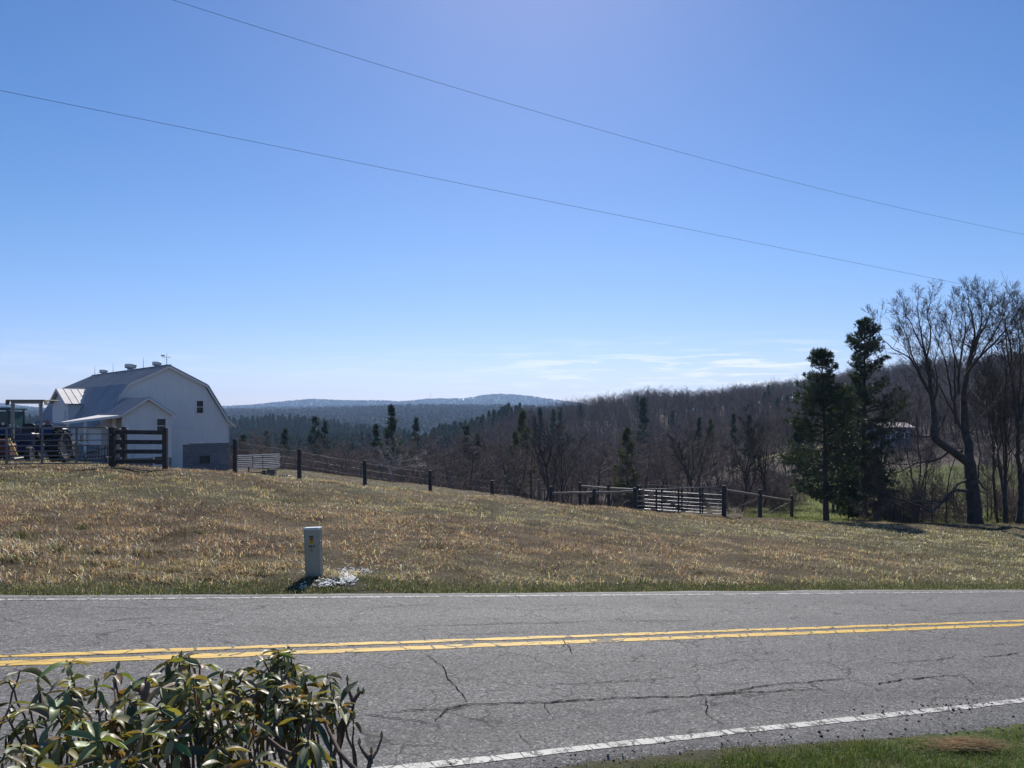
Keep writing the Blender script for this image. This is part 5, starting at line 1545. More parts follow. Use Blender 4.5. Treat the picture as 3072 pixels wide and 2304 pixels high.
rand_traced(2640, 1575, 1250, 52, 26, 'slender bare tree between the taller pine and the maple', .3, .08, 3)
rand_traced(2290, 1560, 1312, 66, 27, 'pale stemmed bare tree behind the right corral brace', .3, .13, 4)
rand_traced(2225, 1560, 1335, 62, 28, 'leaning bare tree just right of the corral gates', .9, .12, 4)
rand_traced(2085, 1560, 1330, 74, 29, 'bare tree rising behind the middle of the corral gates', -.3, .11, 4)
rand_traced(1640, 1510, 1300, 72, 30, 'branching bare tree behind the left corral brace', .2, .13, 5)
rand_traced(1690, 1515, 1315, 80, 31, 'dark bare tree left of the corral behind the fence', -.4, .10, 4)

# saplings: thin stems under the maple
SAP = dict(BARE); SAP = dict(seg=[.5, .35, .3, .25, .2], wob=[.06, .15, .2, .2, .2], up=[.03, .08, .05, .03, .03], taper=[.8, .8, .8, .8, .7],
           kids=[8, 4, 3, 0, 0], start=[.3, .2, .15, .15, 0], ang=[38, 38, 38, 38, 30], len=[.35, .5, .5, .5, .5], rad=[.45, .5, .5, .55, .5])
SAPS = [bare_tree_meshes(300 + i, 5.0, .045, cfg=SAP, maxl=3, minr=.008) for i in range(3)]
rs = random.Random(31)
for i, (px, D) in enumerate([(2655, 50), (2676, 47), (2700, 52), (2712, 46), (2741, 50), (2752, 46), (2768, 49), (2800, 47), (2815, 51), (2838, 46), (2862, 49), (2962, 47), (2972, 52), (2630, 48), (2598, 54), (3040, 50)]):
    t, c = SAPS[i % 3]; sc = rs.uniform(.6, 1.25)
    put_tree('sapling', gpx(px, D), sc, rs.uniform(0, 6), [('trunk', t), ('crown', c)], 'thin bare sapling in the undergrowth around the big maple', 'sapling', 'saplings around the big maple')

# ---------------------------------------------------------------- the two big pines
def prof_a(f):
    return np.interp(f, [.10, .2, .34, .5, .62, .72, .80, .90, 1.0], [1.0, 2.0, 2.3, 2.2, 1.9, 1.6, 1.05, .85, .25])
H1 = (1240 - 1058) / F * 45 - gz((2475 - CX) / F * 45, 45)
tm, sm, nm = pine_meshes(41, H1, H1 * .13, prof_a, .34, 5, .35, k=12, nl=.19, nw=.036, lean=-.035, trunk_r=.19, gap=.22)
put_tree('pine_tree', gpx(2478, 45), 1.0, .4, [('trunk', tm), ('limbs', sm), ('crown', nm)], 'shorter of the two large pines, with its dark trunk standing beside the pasture')
def prof_b(f):
    return np.interp(f, [.08, .2, .34, .5, .58, .66, .74, .82, .92, 1.0], [1.3, 2.3, 2.6, 2.4, 2.3, 1.05, 1.45, 1.35, .9, .3])
H2 = (1240 - 964) / F * 52 - gz((2590 - CX) / F * 52, 52)
tm, sm, nm = pine_meshes(43, H2, H2 * .10, prof_b, .36, 5, .42, k=12, nl=.20, nw=.038, lean=.0, trunk_r=.24, gap=.20, asym=-.12)
put_tree('pine_tree', gpx(2592, 52), 1.0, 3.0, [('trunk', tm), ('limbs', sm), ('crown', nm)], 'taller of the two large pines, just left of the big bare maple')
def cone(a, b): return lambda f: (a * (1 - f) ** .95 + b) * (1 if f > .3 else .6 + f * 1.33)
HB = 5.2
tm, sm, nm = pine_meshes(47, HB, .4, cone(1.7, .25), .4, 6, .2, k=15, nl=.22, nw=.05, trunk_r=.09)
put_tree('young_pine', gpx(2412, 88), 1.5, 0, [('trunk', tm), ('limbs', sm), ('crown', nm)], 'dark bushy young pine at the left foot of the large pines')
put_tree('young_pine', gpx(2545, 50), .62, 2, [('trunk', tm), ('limbs', sm), ('crown', nm)], 'low dark young pine between the trunks of the large pines')
put_tree('young_pine', gpx(2620, 54), .85, 4, [('trunk', tm), ('limbs', sm), ('crown', nm)], 'dark young pine low beside the foot of the taller pine')
put_tree('young_pine', gpx(2515, 60), 1.5, 5, [('trunk', tm), ('limbs', sm), ('crown', nm)], 'tall young pine filling the space behind the large pines')

# ---------------------------------------------------------------- conifers singled out in the wood
CON = []  # shared meshes of four kinds
for i, (a, b, mt, kk) in enumerate([(3.4, .12, 'needle', 6), (2.9, .1, 'needle', 6), (3.8, .15, 'needle_olive', 6), (1.8, .1, 'needle', 7)]):
    tm, sm, nm = pine_meshes(60 + i, 15.0, 2.5, cone(a, b), .85, 5, .22, k=kk, nl=.42, nw=.09, mat=mt, trunk_r=.2, gap=.2)
    CON.append((tm, sm, nm))
for px, py, D, v, wd, lab in [
    (1175, 1221, 118, 0, 1.0, 'tallest dark pine standing out of the middle of the wood'), (1128, 1275, 122, 1, .9, 'dark pine close to the left of the tallest pine in the wood'),
    (946, 1254, 165, 0, 1.0, 'dark spreading pine above the left of the wood'), (975, 1266, 160, 1, .9, 'smaller dark pine beside the spreading pine on the left'),
    (855, 1288, 150, 1, 1.1, 'rounded green pine at the left of the wood behind the barn'), (1248, 1255, 170, 1, .9, 'dark pine right of the tallest pine in the wood'),
    (1398, 1282, 118, 0, 1.15, 'broad dark pine in the middle of the wood'), (1432, 1305, 122, 1, .9, 'dark pine joined to the right of the broad dark pine'),
    (1568, 1238, 125, 2, .85, 'olive green pine on the near edge of the wood'), (1545, 1300, 110, 2, .8, 'lower olive green pine in front of its taller neighbour'),
    (1881, 1288, 88, 2, 1.0, 'olive green pine standing alone above the corral'), (1929, 1196, 175, 3, 1.1, 'narrow dark spire shaped conifer on the slope'),
    (2097, 1256, 140, 3, 1.0, 'narrow dark conifer on the slope above the corral gates'), (2132, 1262, 135, 2, .7, 'small olive conifer beside the narrow one above the gates'),
    (2200, 1243, 130, 1, .75, 'dark conifer on the slope left of the large pines'), (2247, 1248, 126, 1, .9, 'wide dark conifer next to the large pines'),
    (1620, 1226, 235, 3, 1.0, 'thin dark conifer near the crest of the wood'), (1660, 1232, 240, 3, 1.0, 'second thin dark conifer near the crest of the wood'),
    (1680, 1236, 228, 1, .8, 'broader dark conifer near the crest of the wood'), (730, 1305, 150, 1, 1.1, 'dark pine nearest to the barn at the left of the wood'),
    (800, 1296, 170, 0, .9, 'dark green pine in the left part of the wood')]:
    g = gpx(px, D); h = (HY - py) / F * D - g.z; s_ = h / 15.0; tm, sm, nm = CON[v]
    put_tree('pine_tree', g, (s_ * wd, s_ * wd, s_), rs.uniform(0, 6.2), [('trunk', tm), ('limbs', sm), ('crown', nm)], lab, group='conifers standing in the wood')
# pale dead tree at the wood's edge
traced_tree('dead_tree', 78.0, [
    ([(1178, 1450, 0), (1176, 1420, 0), (1180, 1390, 0), (1184, 1362, 0), (1190, 1338, 0)], .12, .04, .4),
    ([(1178, 1425, 0), (1165, 1405, .6), (1158, 1385, .8), (1150, 1372, 1)], .06, .02, .8),
    ([(1182, 1400, 0), (1205, 1385, -.5), (1225, 1382, -.8), (1245, 1376, -1)], .06, .02, .7),
    ([(1176, 1415, 0), (1160, 1398, -.6), (1144, 1392, -.8)], .05, .02, .6),
    ([(1180, 1412, 0), (1210, 1402, .6), (1238, 1398, .8)], .05, .02, .6),
    ([(1182, 1385, 0), (1172, 1362, .5), (1160, 1345, .6)], .05, .02, .6)],
    'pale grey dead tree with broken limbs at the edge of the wood', 8, TW, minr=.02, maxl=2, buds=False, kids=5, bark='dead_branch')

# ---------------------------------------------------------------- bare trees of the near wood, one by one
BT = [bare_tree_meshes(100 + i, 12.0, .15, minr=.0115) for i in range(6)]
rw = random.Random(17); nput = 0
cand = []
while len(cand) < 225:
    D = rw.uniform(80, 172); px = rw.uniform(560, 2380) + 0
    if D < 84 and px < 700: continue
    if px > 2200 and D < 95: continue
    x = (px - CX) / F * D
    if any((x - a) ** 2 + (D - b) ** 2 < 5.0 for a, b, _ in cand): continue
    cand.append((x, D, px))
for x, D, px in cand:
    g = Vector((x, D, gz(x, D)))
    top = np.interp(px, [500, 700, 900, 1100, 1300, 1500, 1700, 1900, 2100, 2400], [1350, 1350, 1345, 1338, 1330, 1322, 1328, 1328, 1318, 1305]) + rw.uniform(-14, 50)
    h = min(16.5, max(4.2, (HY - top) / F * D - g.z)); s_ = h / 12.0; w_ = s_ * rw.uniform(.95, 1.35) * (1.25 if h < 9 else 1)
    t, c = BT[rw.randrange(6)]
    put_tree('bare_tree', g, (w_, w_, s_), rw.uniform(0, 6.28), [('trunk', t), ('crown', c)], 'bare grey brown tree in the leafless wood beyond the fences', 'tree', 'bare trees of the near wood')

# ---------------------------------------------------------------- the far woods: masses nobody could count
def wood(name, label, protos, pts, hs, seed):
    rg = np.random.default_rng(seed); n = len(pts)
    me = bpy.data.meshes.new(name); me.vertices.add(n)
    z = ground_z(pts[:, 0], pts[:, 1]) - .2
    me.vertices.foreach_set('co', np.column_stack([pts, z]).astype(np.float32).ravel())
    for an, typ, arr in (('rz', 'FLOAT', rg.uniform(0, 6.28, n)), ('sc', 'FLOAT', hs), ('pk', 'INT', rg.integers(0, len(protos), n))):
        a = me.attributes.new(an, typ, 'POINT'); a.data.foreach_set('value', np.asarray(arr, dtype=np.float32 if typ == 'FLOAT' else np.int32))
    me.update()
    o = link(name, me)
    cl_ = bpy.data.collections.new(name + '_kinds')
    for i, m_ in enumerate(protos): cl_.objects.link(bpy.data.objects.new('%s_kind_%d' % (name, i), m_))
    ng = bpy.data.node_groups.new(name, 'GeometryNodeTree')
    ng.interface.new_socket('Geometry', in_out='INPUT', socket_type='NodeSocketGeometry'); ng.interface.new_socket('Geometry', in_out='OUTPUT', socket_type='NodeSocketGeometry')
    gi = ng.nodes.new('NodeGroupInput'); go = ng.nodes.new('NodeGroupOutput')
    mp_ = ng.nodes.new('GeometryNodeMeshToPoints'); ip = ng.nodes.new('GeometryNodeInstanceOnPoints'); ci = ng.nodes.new('GeometryNodeCollectionInfo')
    ci.inputs['Collection'].default_value = cl_; ci.inputs['Separate Children'].default_value = True; ci.inputs['Reset Children'].default_value = True
    def na(nm, ty):
        q = ng.nodes.new('GeometryNodeInputNamedAttribute'); q.data_type = ty; q.inputs['Name'].default_value = nm; return q.outputs['Attribute']
    cx_ = ng.nodes.new('ShaderNodeCombineXYZ'); ng.links.new(na('rz', 'FLOAT'), cx_.inputs[2])
    er = ng.nodes.new('FunctionNodeEulerToRotation'); ng.links.new(cx_.outputs[0], er.inputs[0])
    ip.inputs['Pick Instance'].default_value = True
    ng.links.new(gi.outputs[0], mp_.inputs[0]); ng.links.new(mp_.outputs[0], ip.inputs['Points']); ng.links.new(ci.outputs[0], ip.inputs['Instance'])
    ng.links.new(na('pk', 'INT'), ip.inputs['Instance Index']); ng.links.new(er.outputs[0], ip.inputs['Rotation']); ng.links.new(na('sc', 'FLOAT'), ip.inputs['Scale'])
    ng.links.new(ip.outputs[0], go.inputs[0])
    md = o.modifiers.new('trees', 'NODES'); md.node_group = ng
    return tag(o, label, 'wood', kind='stuff')
def sample(n, pxr, Dr, seed, keep=None):
    rg = np.random.default_rng(seed); out = np.zeros((0, 2))
    while len(out) < n:
        D = np.sqrt(rg.uniform(Dr[0] ** 2, Dr[1] ** 2, n)); px = rg.uniform(pxr[0], pxr[1], n); x = (px - CX) / F * D
        k = np.ones(n, bool) if keep is None else keep(px, D, rg)
        out = np.concatenate([out, np.column_stack([x, D])[k]])
    return out[:n]
MIDB = dict(BARE); MIDB = {k: list(v) for k, v in BARE.items()}; MIDB['kids'] = [11, 5, 4, 0, 0]
FB = []
for i in range(5):
    t, c = bare_tree_meshes(500 + i, 12.0, .16, cfg=MIDB, maxl=3, minr=.0165); FB.append(both_mesh(t, c, 'bare_tree_kind'))
def kp(px, D, rg):
    c = (px > 1150 + 1.0 * np.maximum(0, 320 - D)) | ((D < 260) & (px > 560))
    c &= ~((px > 2180) & (px < 2480) & (D > 155) & (D < 182)) & ~((px > 2560) & (px < 2740) & (D > 140) & (D < 172)) & ~((px > 2500) & (D < 128))
    return c & (rg.uniform(0, 1, len(px)) < .35 + .65 * (D < 400))
P_ = sample(6200, (540, 3700), (168, 420), 71, kp)
wood('bare_woods', 'mass of leafless grey brown trees covering the hillside behind', FB, P_, np.random.default_rng(1).uniform(.62, .86, len(P_)) * np.where(P_[:, 1] < 230, 1.15, 1.0), 72)
FC = []
for i in range(4):
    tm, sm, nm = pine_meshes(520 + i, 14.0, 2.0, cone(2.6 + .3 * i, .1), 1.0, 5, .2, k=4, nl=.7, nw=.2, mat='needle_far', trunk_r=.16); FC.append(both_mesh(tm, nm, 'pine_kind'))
P_ = sample(2300, (-250, 1230), (330, 780), 73, lambda px, D, rg: (D > 560) | (rg.uniform(0, 1, len(px)) < .55))
wood('pine_woods', 'mass of dark green pines on the low hill beyond the barn', FC, P_, np.random.default_rng(2).uniform(.75, 1.2, len(P_)), 74)
P_ = sample(330, (1230, 1560), (360, 520), 75)
wood('pine_woods', 'block of blue green pines in the valley below the far mountain', FC, P_, np.random.default_rng(3).uniform(.55, .9, len(P_)), 76)
P_ = sample(46, (1500, 3200), (230, 345), 77)
wood('pine_woods', 'scattered dark pines among the bare trees of the hillside', FC, P_, np.random.default_rng(4).uniform(.45, .75, len(P_)), 78)
P_ = sample(210, (560, 1450), (170, 330), 79)
wood('pine_woods', 'pines mixed through the valley wood below the low hill', FC, P_, np.random.default_rng(5).uniform(.5, .9, len(P_)), 80)
# far ridges: small simple crowns
def blob(seed, conif):
    rg = np.random.default_rng(seed)
    n = 46 if conif else 60
    if conif:
        z = rg.uniform(2, 14, n); r = (14.5 - z) * .22 * rg.uniform(.4, 1.1, n)
    else:
        z = rg.uniform(4, 13, n); r = np.sqrt(np.maximum(0, 1 - ((z - 8) / 5.5) ** 2)) * 3.6 * rg.uniform(.5, 1.1, n)
    a = rg.uniform(0, 6.28, n); c = np.column_stack([r * np.cos(a), r * np.sin(a), z]); d = np.column_stack([np.cos(a), np.sin(a), .5 + 0 * a])
    co, t3, q4 = needles(c, d, 2, 2.6, 1.5, rg, .6)
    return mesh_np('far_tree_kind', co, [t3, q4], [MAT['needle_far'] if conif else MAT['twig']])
FF = [blob(600, True), blob(601, True), blob(602, False), blob(603, False), blob(604, False)]
P_ = sample(15000, (-300, 1750), (1050, 3000), 81)
wood('ridge_woods', 'hazy wooded ridge in front of the far blue mountain', FF, P_, np.random.default_rng(6).uniform(.8, 1.3, len(P_)), 82)
P_ = sample(11000, (-300, 1750), (3500, 4600), 83)
wood('mountain_woods', 'blue hazed trees covering the far mountain', FF, P_, np.random.default_rng(7).uniform(.6, 1.0, len(P_)), 84)
# brush and undergrowth
def brush():
    rg = np.random.default_rng(90); P = []
    for (n, pr, Dr) in ((330, (560, 2330), (76, 110)), (45, (2200, 2380), (60, 90)), (34, (2560, 3300), (46, 56)), (40, (2950, 3400), (56, 110)), (150, (2650, 3400), (118, 175))): P.append(sample(n, pr, Dr, int(rg.integers(1e6))))
    return np.concatenate(P)
BR = dict(seg=[.35, .3, .25, .2, .2], wob=[.14, .2, .22, .2, .2], up=[.03, .05, .04, .03, .03], taper=[.8, .8, .8, .8, .7], kids=[7, 4, 0, 0, 0], start=[.15, .15, .15, .15, 0], ang=[40, 42, 38, 38, 30], len=[.5, .55, .5, .5, .5], rad=[.55, .6, .5, .55, .5])
BK = []
for i in range(4):
    rg = random.Random(700 + i); out = []
    for k in range(9):
        a = rg.uniform(0, 6.28); grow(rg, Vector((math.cos(a) * rg.uniform(0, .5), math.sin(a) * rg.uniform(0, .5), -.1)), Vector((math.cos(a) * .5, math.sin(a) * .5, 1)).normalized(), rg.uniform(1.4, 2.6), .018, 0, 2, BR, out)
    BK.append(segs_mesh('brush_kind', [(a, b, max(x, .009), max(y, .008)) for a, b, x, y, l in out], MAT['twig'], lambda r: 3))
P_ = brush()
wood('undergrowth', 'tangle of leafless brush at the foot of the trees', BK, P_, np.random.default_rng(8).uniform(.6, 1.5, len(P_)), 91)

# ================================================================ things far off
HS = empty('farm_house', gpx(2668, 158)); HS.rotation_euler = (0, 0, R(8))
tag(HS, 'grey house with a bright pinkish metal roof half hidden behind the trees', 'house')
m = MB(); m.box((0, 0, 2.2), (6.4, 5, 4.6)); m.build('wall', MAT['house_wall'], HS)
m = MB()
for sg in (-1, 1): m.prism([(-3.6, 0, 5.3), (-3.6, sg * 3.0, 4.4), (-3.6, sg * 3.0, 4.52), (-3.6, 0, 5.42)], (0, 0, 0), (7.2, 0, 0))
m.prism([(-3.2, -2.4, 4.5), (-3.2, 2.4, 4.5), (-3.2, 0, 5.2)], (0, 0, 0), (6.4, 0, 0)); rf = m.build('roof', MAT['house_roof'], HS)
m = MB(); m.box((1.2, .6, 5.5), (.5, .5, 1.1)); m.build('chimney', MAT['concrete'], rf)
for x in (-1.9, .2, 2.1): window(HS, x, -2.5, 2.9, .8, 1.1)
for px, py, w_, d_, lab in ((1394, 1213.5, 26, 12, 'longer pale farm building on the far mountain side'), (1409, 1212, 14, 10, 'shorter pale farm building beside the longer one on the mountain'), (1418, 1231, 12, 8, 'single tiny white building on the nearer ridge')):
    D = 4380 if py < 1220 else 1720; p = at(px, py, D); p.z = gz(p.x, p.y); b = empty('farm_building', p); sc = 1 if D > 3000 else .5
    m = MB(); m.box((0, 0, 2 * sc), (w_ * sc, d_ * sc, 6 * sc)); m.build('wall', MAT['trim_white'], b)
    m = MB(); m.prism([(-w_ * .52 * sc, -d_ * .6 * sc, 5 * sc), (-w_ * .52 * sc, d_ * .6 * sc, 5 * sc), (-w_ * .52 * sc, 0, 8.5 * sc)], (0, 0, 0), (w_ * 1.04 * sc, 0, 0)); m.build('roof', MAT['bright_tin'], b); tag(b, lab, 'building')
p = at(1291, 1200, 4450); p.z = gz(p.x, p.y) - 2; RT = empty('radio_tower', p); tag(RT, 'thin lattice radio mast on the crest of the far mountain', 'mast')
m = MB()
hh = (1240 - 1179) / F * 4450 - p.z
for k in range(3):
    a = 2.094 * k; m.tube([(.9 * math.cos(a), .9 * math.sin(a), 0), (.5 * math.cos(a), .5 * math.sin(a), hh)], .28, 4)
for i in range(16):
    z = hh * i / 16
    for k in range(3):
        a, b = 2.094 * k, 2.094 * (k + 1); m.tube([(.8 * math.cos(a), .8 * math.sin(a), z), (.8 * math.cos(b), .8 * math.sin(b), z + hh / 16)], .12, 3)
m.build('lattice', MAT['gate_grey'], RT)
MB().tube([(0, 0, hh), (0, 0, hh + 6)], .2, 5).build('antenna', MAT['gate_grey'], RT)

# overhead wires, following the road
def cable(pts, label, r):
    """pts: (px, py, depth); a smooth hanging curve"""
    P = [at(*p) for p in pts]
    d = (P[-1] - P[0]); ts = [(p - P[0]).dot(d) / d.length_squared for p in P]
    ex = np.linspace(-.6, 1.7, 90); cf = [np.polyfit(ts, [p[i] for p in P], 2 if i == 2 else 1) for i in range(3)]
    m = MB(); m.tube([Vector([np.polyval(c, t) for c in cf]) for t in ex], r, 6, caps=False)
    tag(m.build('power_line', MAT['cable'], None, True), label, 'power line')
def wire_pts(pps, off):
    res = []
    for px, py in pps:
        a = (px - CX) / F; # meet the vertical plane across = off
        y = (off - (-P0[0] * RN[0] - P0[1] * RN[1])) / (a * RN[0] + RN[1]); res.append((px, py, y))
    return res
cable(wire_pts([(515, 0), (1200, 210), (1900, 420), (2560, 590), (3072, 703)], 3.4), 'upper overhead wire crossing the sky above the road', .0026)
cable(wire_pts([(0, 273), (800, 432), (1100, 490), (1700, 618), (2300, 735), (2845, 843), (3072, 890)], 5.2), 'lower overhead wire crossing the sky to the big maple', .0030)

# ================================================================ rhododendron in the foreground
def rhododendron():
    rg = random.Random(12)
    base = Vector((-1.0, 2.75, gz(-1.0, 2.75)))
    root = empty('rhododendron_shrub', base)
    tag(root, 'leggy rhododendron with whorls of drooping olive leaves in the left foreground', 'shrub')
    out = []; LV, LF, LC = [], [], []; BUDV = MB(); rr = []
    def leaf(p, d, L, W, droop, roll, col):
        """a folded, curved leaf starting at p along d"""
        d = d.normalized(); side = d.cross(Vector((0, 0, 1)))
        if side.length < .05: side = Vector((1, 0, 0))
        side.normalize(); up = side.cross(d).normalized()
        side = side * math.cos(roll) + up * math.sin(roll); up = side.cross(d).normalized()
        if up.z < 0 and abs(roll) < 1.4: up = -up; side = -side
        n = 7; b = len(LV); fold = rg.uniform(.3, .95)
        pet = .10
        for i in range(n + 1):
            f = i / n; cur = f * f * droop
            c = p + d * (L * (f - .12 * cur)) + Vector((0, 0, -1)) * (L * cur * .45)
            w = W * .5 * (math.sin(math.pi * min(1, max(0.0, (f - pet * .6) / (1 - pet * .6))) ** .85) ** .8 if f > pet * .6 else 0) + .0012
            c = c + up * (math.sin(f * 9 + L * 90) * .0012)
            LV.extend([c - side * w + up * w * fold, c, c + side * w + up * w * fold]); LC.extend([col] * 3)
        for i in range(n):
            k = b + i * 3; LF.extend([(k, k + 1, k + 4, k + 3), (k + 1, k + 2, k + 5, k + 4)])
    def rosette(p, d, n, L, tilt, bud=True):
        d = d.normalized(); ax = d.orthogonal().normalized()
        for i in range(n):
            a = 6.283 * (i + rg.uniform(-.25, .25)) / n; q = ax.copy(); q.rotate(Matrix.Rotation(a, 3, d))
            e = tilt + rg.uniform(-.25, .25); dd = q * math.cos(e) + d * math.sin(e)
            g = rg.random()
            col = (.215, .212, .108) if g < .55 else ((.09, .098, .048) if g < .74 else ((.31, .30, .155) if g < .95 else (.22, .15, .05)))
            col = tuple(c * rg.uniform(.75, 1.25) for c in col) + (1,)
            l = L * rg.uniform(.5, 1.12)
            leaf(p - d * rg.uniform(0, .02), dd, l, l * rg.uniform(.20, .30), rg.uniform(.1, 1.5), rg.gauss(0, .4), col)
        if bud and rg.random() < .22: BUDV.lathe([(0, 0), (.006, .006), (.0075, .014), (.004, .026), (0, .034)], 8, Matrix.Translation(p) @ d.to_track_quat('Z', 'Y').to_matrix().to_4x4(), 0)
    # rosettes: where the shoots end, (px, py, depth, leaves, leaf length)
    RS = [(25, 2045, 2.7, 5, .115), (60, 2010, 2.75, 2, .12), (20, 2150, 2.5, 6, .10), (60, 2240, 2.3, 7, .12), (110, 2290, 2.2, 7, .13), (15, 2260, 2.2, 6, .12),
          (210, 1985, 2.8, 4, .12), (215, 2030, 2.7, 6, .11), (222, 2075, 2.65, 7, .115), (290, 2060, 2.7, 5, .10), (170, 2120, 2.5, 6, .125), (240, 2150, 2.45, 6, .13), (300, 2215, 2.3, 7, .14), (180, 2215, 2.35, 7, .13), (230, 2290, 2.2, 7, .13),
          (330, 2160, 2.5, 6, .14), (320, 2125, 2.6, 5, .11), (390, 2100, 2.6, 6, .12), (395, 2055, 2.75, 6, .11), (440, 2030, 2.8, 6, .11), (480, 2060, 2.7, 7, .12),
          (500, 1985, 2.9, 7, .10), (540, 1975, 2.95, 8, .10), (570, 1990, 2.9, 7, .10), (530, 2030, 2.8, 8, .11), (600, 1990, 2.85, 6, .10), (560, 2060, 2.7, 8, .12), (620, 2050, 2.75, 7, .12), (480, 2120, 2.5, 6, .13), (575, 2145, 2.5, 8, .135), (585, 2135, 2.45, 5, .13),
          (650, 2090, 2.65, 7, .11), (690, 2030, 2.8, 7, .10), (705, 2055, 2.75, 7, .09), (660, 2150, 2.5, 6, .12), (430, 2200, 2.35, 6, .13), (520, 2220, 2.35, 5, .12), (420, 2280, 2.25, 5, .12),
          (835, 1950, 2.9, 8, .085), (850, 1960, 2.92, 7, .09), (870, 1955, 2.95, 6, .085), (790, 1980, 2.85, 5, .09), (820, 1995, 2.85, 8, .10), (880, 1990, 2.9, 6, .10), (800, 2020, 2.8, 8, .10), (860, 2020, 2.8, 8, .10), (910, 2020, 2.85, 6, .09),
          (760, 2095, 2.7, 9, .085), (770, 2065, 2.7, 7, .10), (720, 2100, 2.6, 6, .11), (890, 2085, 2.7, 8, .085), (880, 2095, 2.65, 7, .09), (935, 2075, 2.75, 7, .085), (930, 2105, 2.65, 7, .09), (985, 2020, 2.9, 5, .085), (990, 2045, 2.85, 6, .09),
          (830, 2060, 2.7, 8, .10), (840, 2110, 2.65, 8, .10), (1000, 2090, 2.75, 6, .10), (1020, 2110, 2.7, 6, .11), (985, 2120, 2.7, 6, .10), (940, 2150, 2.6, 5, .11), (760, 2160, 2.5, 6, .09), (700, 2170, 2.5, 6, .10), (830, 2170, 2.55, 6, .10),
          (925, 2215, 2.4, 8, .12), (920, 2230, 2.38, 5, .12), (1060, 2160, 2.7, 3, .07), (650, 2240, 2.35, 5, .10), (760, 2280, 2.3, 6, .12), (600, 2290, 2.25, 5, .11), (350, 2275, 2.25, 6, .13), (520, 2160, 2.5, 6, .12),
          (120, 2075, 2.65, 5, .11), (90, 2120, 2.55, 6, .11), (350, 2010, 2.8, 4, .10), (735, 2005, 2.85, 5, .09), (670, 2010, 2.85, 6, .10), (610, 2105, 2.6, 7, .12), (460, 2160, 2.45, 6, .13)]
    topx = [0, 60, 130, 220, 300, 400, 480, 540, 600, 680, 760, 840, 900, 960, 1020, 1060]; topy = [2060, 2030, 2090, 2010, 2085, 2070, 2040, 1985, 2000, 2050, 2030, 1970, 2010, 2040, 2090, 2140]
    for _ in range(36):
        px = rg.uniform(10, 900); py = np.interp(px, topx, topy) + rg.uniform(25, 190); RS.append((px, py, rg.uniform(2.4, 2.9), rg.choice((5, 6, 7)), rg.uniform(.065, .10)))
    hubs = [Vector((x, y, gz(x, y))) for x, y in ((-1.75, 2.55), (-1.45, 2.7), (-1.15, 2.75), (-.95, 2.7), (-.75, 2.8), (-.55, 2.75))]
    for px, py, D, n, L in RS:
        tip = at(px, py, D); L = L * .94
        hub = min(hubs, key=lambda h: abs(h.x - tip.x * .92) + rg.uniform(0, .35))
        # a crooked stem from the base, leaning out to the tip
        mid = hub.lerp(tip, .45) + Vector((rg.gauss(0, .05), rg.gauss(0, .05), -.02)); m2 = hub.lerp(tip, .78) + Vector((rg.gauss(0, .03), rg.gauss(0, .03), -.04))
        pts = [hub + Vector((rg.gauss(0, .04), rg.gauss(0, .04), -.05)), mid, m2, tip]
        Q = []
        for i in range(3):
            a, b, c, d = pts[max(i - 1, 0)], pts[i], pts[i + 1], pts[min(i + 2, 3)]
            for j in range(6):
                t = j / 6; Q.append(.5 * ((2 * b) + (c - a) * t + (2 * a - 5 * b + 4 * c - d) * t * t + (3 * b - a - 3 * c + d) * t ** 3) + Vector((rg.gauss(0, .004), rg.gauss(0, .004), rg.gauss(0, .004))))
        Q.append(tip); m_ = len(Q) - 1; r0 = rg.uniform(.007, .012)
        for i in range(m_): out.append((Q[i] - base, Q[i + 1] - base, r0 + (.0028 - r0) * i / m_, r0 + (.0028 - r0) * (i + 1) / m_))
        d = (Q[-1] - Q[-3]).normalized() * .5 + Vector((rg.gauss(0, .25), rg.gauss(0, .25), .9))
        rosette(tip - base, d, n, L, rg.uniform(-.45, .45))
        if n >= 5: rosette(tip - base - d.normalized() * rg.uniform(.035, .06), d, max(3, n - 3), L * 1.05, rg.uniform(-.45, .1), False)
    # bare twigs at the right hand side and through the middle
    for pts in ([(1010, 2330, 2.6), (1000, 2270, 2.65), (1020, 2210, 2.7), (1050, 2160, 2.75), (1062, 2110, 2.8), (1075, 2080, 2.8)], [(1062, 2110, 2.8), (1050, 2080, 2.82), (1042, 2045, 2.85)], [(1062, 2100, 2.8), (1080, 2075, 2.82), (1090, 2082, 2.82)],
                [(1100, 2330, 2.5), (1112, 2280, 2.52), (1132, 2250, 2.55), (1145, 2215, 2.58)], [(1112, 2280, 2.52), (1090, 2255, 2.54), (1078, 2235, 2.55)], [(1112, 2290, 2.52), (1114, 2262, 2.54)],
                [(1075, 2320, 2.45), (1020, 2260, 2.5), (985, 2190, 2.6), (960, 2140, 2.65), (930, 2110, 2.7)], [(900, 2320, 2.4), (830, 2240, 2.5), (780, 2200, 2.55), (700, 2180, 2.6)], [(690, 2330, 2.4), (740, 2240, 2.5), (800, 2200, 2.55), (860, 2140, 2.6)],
                [(640, 2320, 2.4), (690, 2250, 2.5), (712, 2190, 2.55), (730, 2150, 2.6)], [(870, 2310, 2.35), (890, 2270, 2.38), (850, 2250, 2.4), (800, 2210, 2.5)], [(350, 2330, 2.4), (355, 2200, 2.5), (350, 2110, 2.65), (342, 2050, 2.75)],
                [(380, 2330, 2.45), (378, 2200, 2.55), (375, 2110, 2.65)], [(125, 2120, 2.7), (118, 2060, 2.75), (114, 2050, 2.75)], [(560, 2330, 2.4), (552, 2230, 2.5), (548, 2170, 2.55)], [(455, 2330, 2.4), (470, 2240, 2.5), (462, 2190, 2.55)]):
        P = [at(*p) - base for p in pts]; n = len(P)
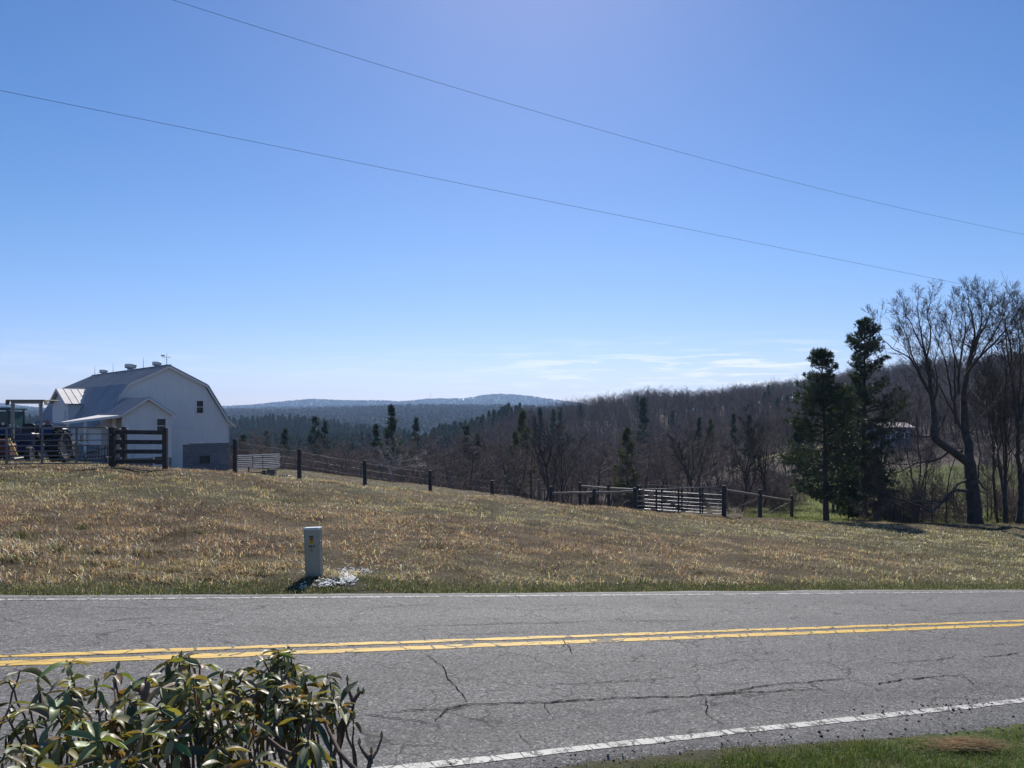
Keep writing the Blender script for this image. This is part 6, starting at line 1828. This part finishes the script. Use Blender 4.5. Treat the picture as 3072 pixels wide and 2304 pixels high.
        for i in range(n - 1):
            k = 5
            for j in range(k):
                a = P[i].lerp(P[i + 1], j / k); b = P[i].lerp(P[i + 1], (j + 1) / k)
                f0 = (i + j / k) / (n - 1); f1 = (i + (j + 1) / k) / (n - 1); out.append((a, b, .009 * (1 - .65 * f0), .009 * (1 - .65 * f1)))
        BUDV.lathe([(0, 0), (.005, .004), (.006, .01), (.003, .02), (0, .026)], 8, Matrix.Translation(P[-1]), 0)
    link('branches', segs_mesh('branches', out, MAT['shrub_bark'], lambda r: 7), root)
    C = np.array(LC); co = np.array([v[:] for v in LV])
    k = N('rhododendron_leaf'); a = k.n('ShaderNodeAttribute'); a.attribute_name = 'Col'
    v = k.coord('Object'); nn = k.noise(v, 55.0, 3.0); col = k.mix(k.rng(nn, .3, .7, 0, .5), a.outputs['Color'], k.mix(1.0, a.outputs['Color'], (.6, .62, .55, 1), 'MULTIPLY'))
    geo = k.n('ShaderNodeNewGeometry'); pr = k.n('ShaderNodeBsdfPrincipled'); k.set(pr.inputs['Base Color'], k.mix(geo.outputs['Backfacing'], col, k.mix(.6, col, (.16, .17, .09, 1)))); k.set(pr.inputs['Roughness'], k.rng(nn, .3, .7, .38, .58)); pr.inputs['Specular IOR Level'].default_value = .38
    tr_ = k.n('ShaderNodeBsdfTranslucent', Color=k.mix(1.0, col, (1.8, 1.6, .5, 1), 'MULTIPLY')); ms = k.n('ShaderNodeMixShader'); ms.inputs[0].default_value = .24
    k.t.links.new(pr.outputs[0], ms.inputs[1]); k.t.links.new(tr_.outputs[0], ms.inputs[2]); k.t.links.new(ms.outputs[0], k.out.inputs[0])
    link('leaves', mesh_np('leaves', co, [np.array(LF)], [k.m], smooth=True, attrs={'Col': ('FLOAT_COLOR', C)}), root)
    BUDV.build('buds', MAT['bud_green'], root, True)
rhododendron()

# ================================================================ air
k = N('haze_air')
k.t.nodes.remove(k.out); k.out = k.t.nodes.new('ShaderNodeOutputMaterial')
pv = k.t.nodes.new('ShaderNodeVolumePrincipled')
pv.inputs['Color'].default_value = (.42, .64, 1.0, 1)
pv.inputs['Density'].default_value = 1.2e-4
pv.inputs['Anisotropy'].default_value = .3
k.t.links.new(pv.outputs[0], k.out.inputs['Volume'])
m = MB(); m.box((0, 2650, -15), (11400, 5600, 340))
hz = m.build('haze', k.m); tag(hz, kind='stuff')
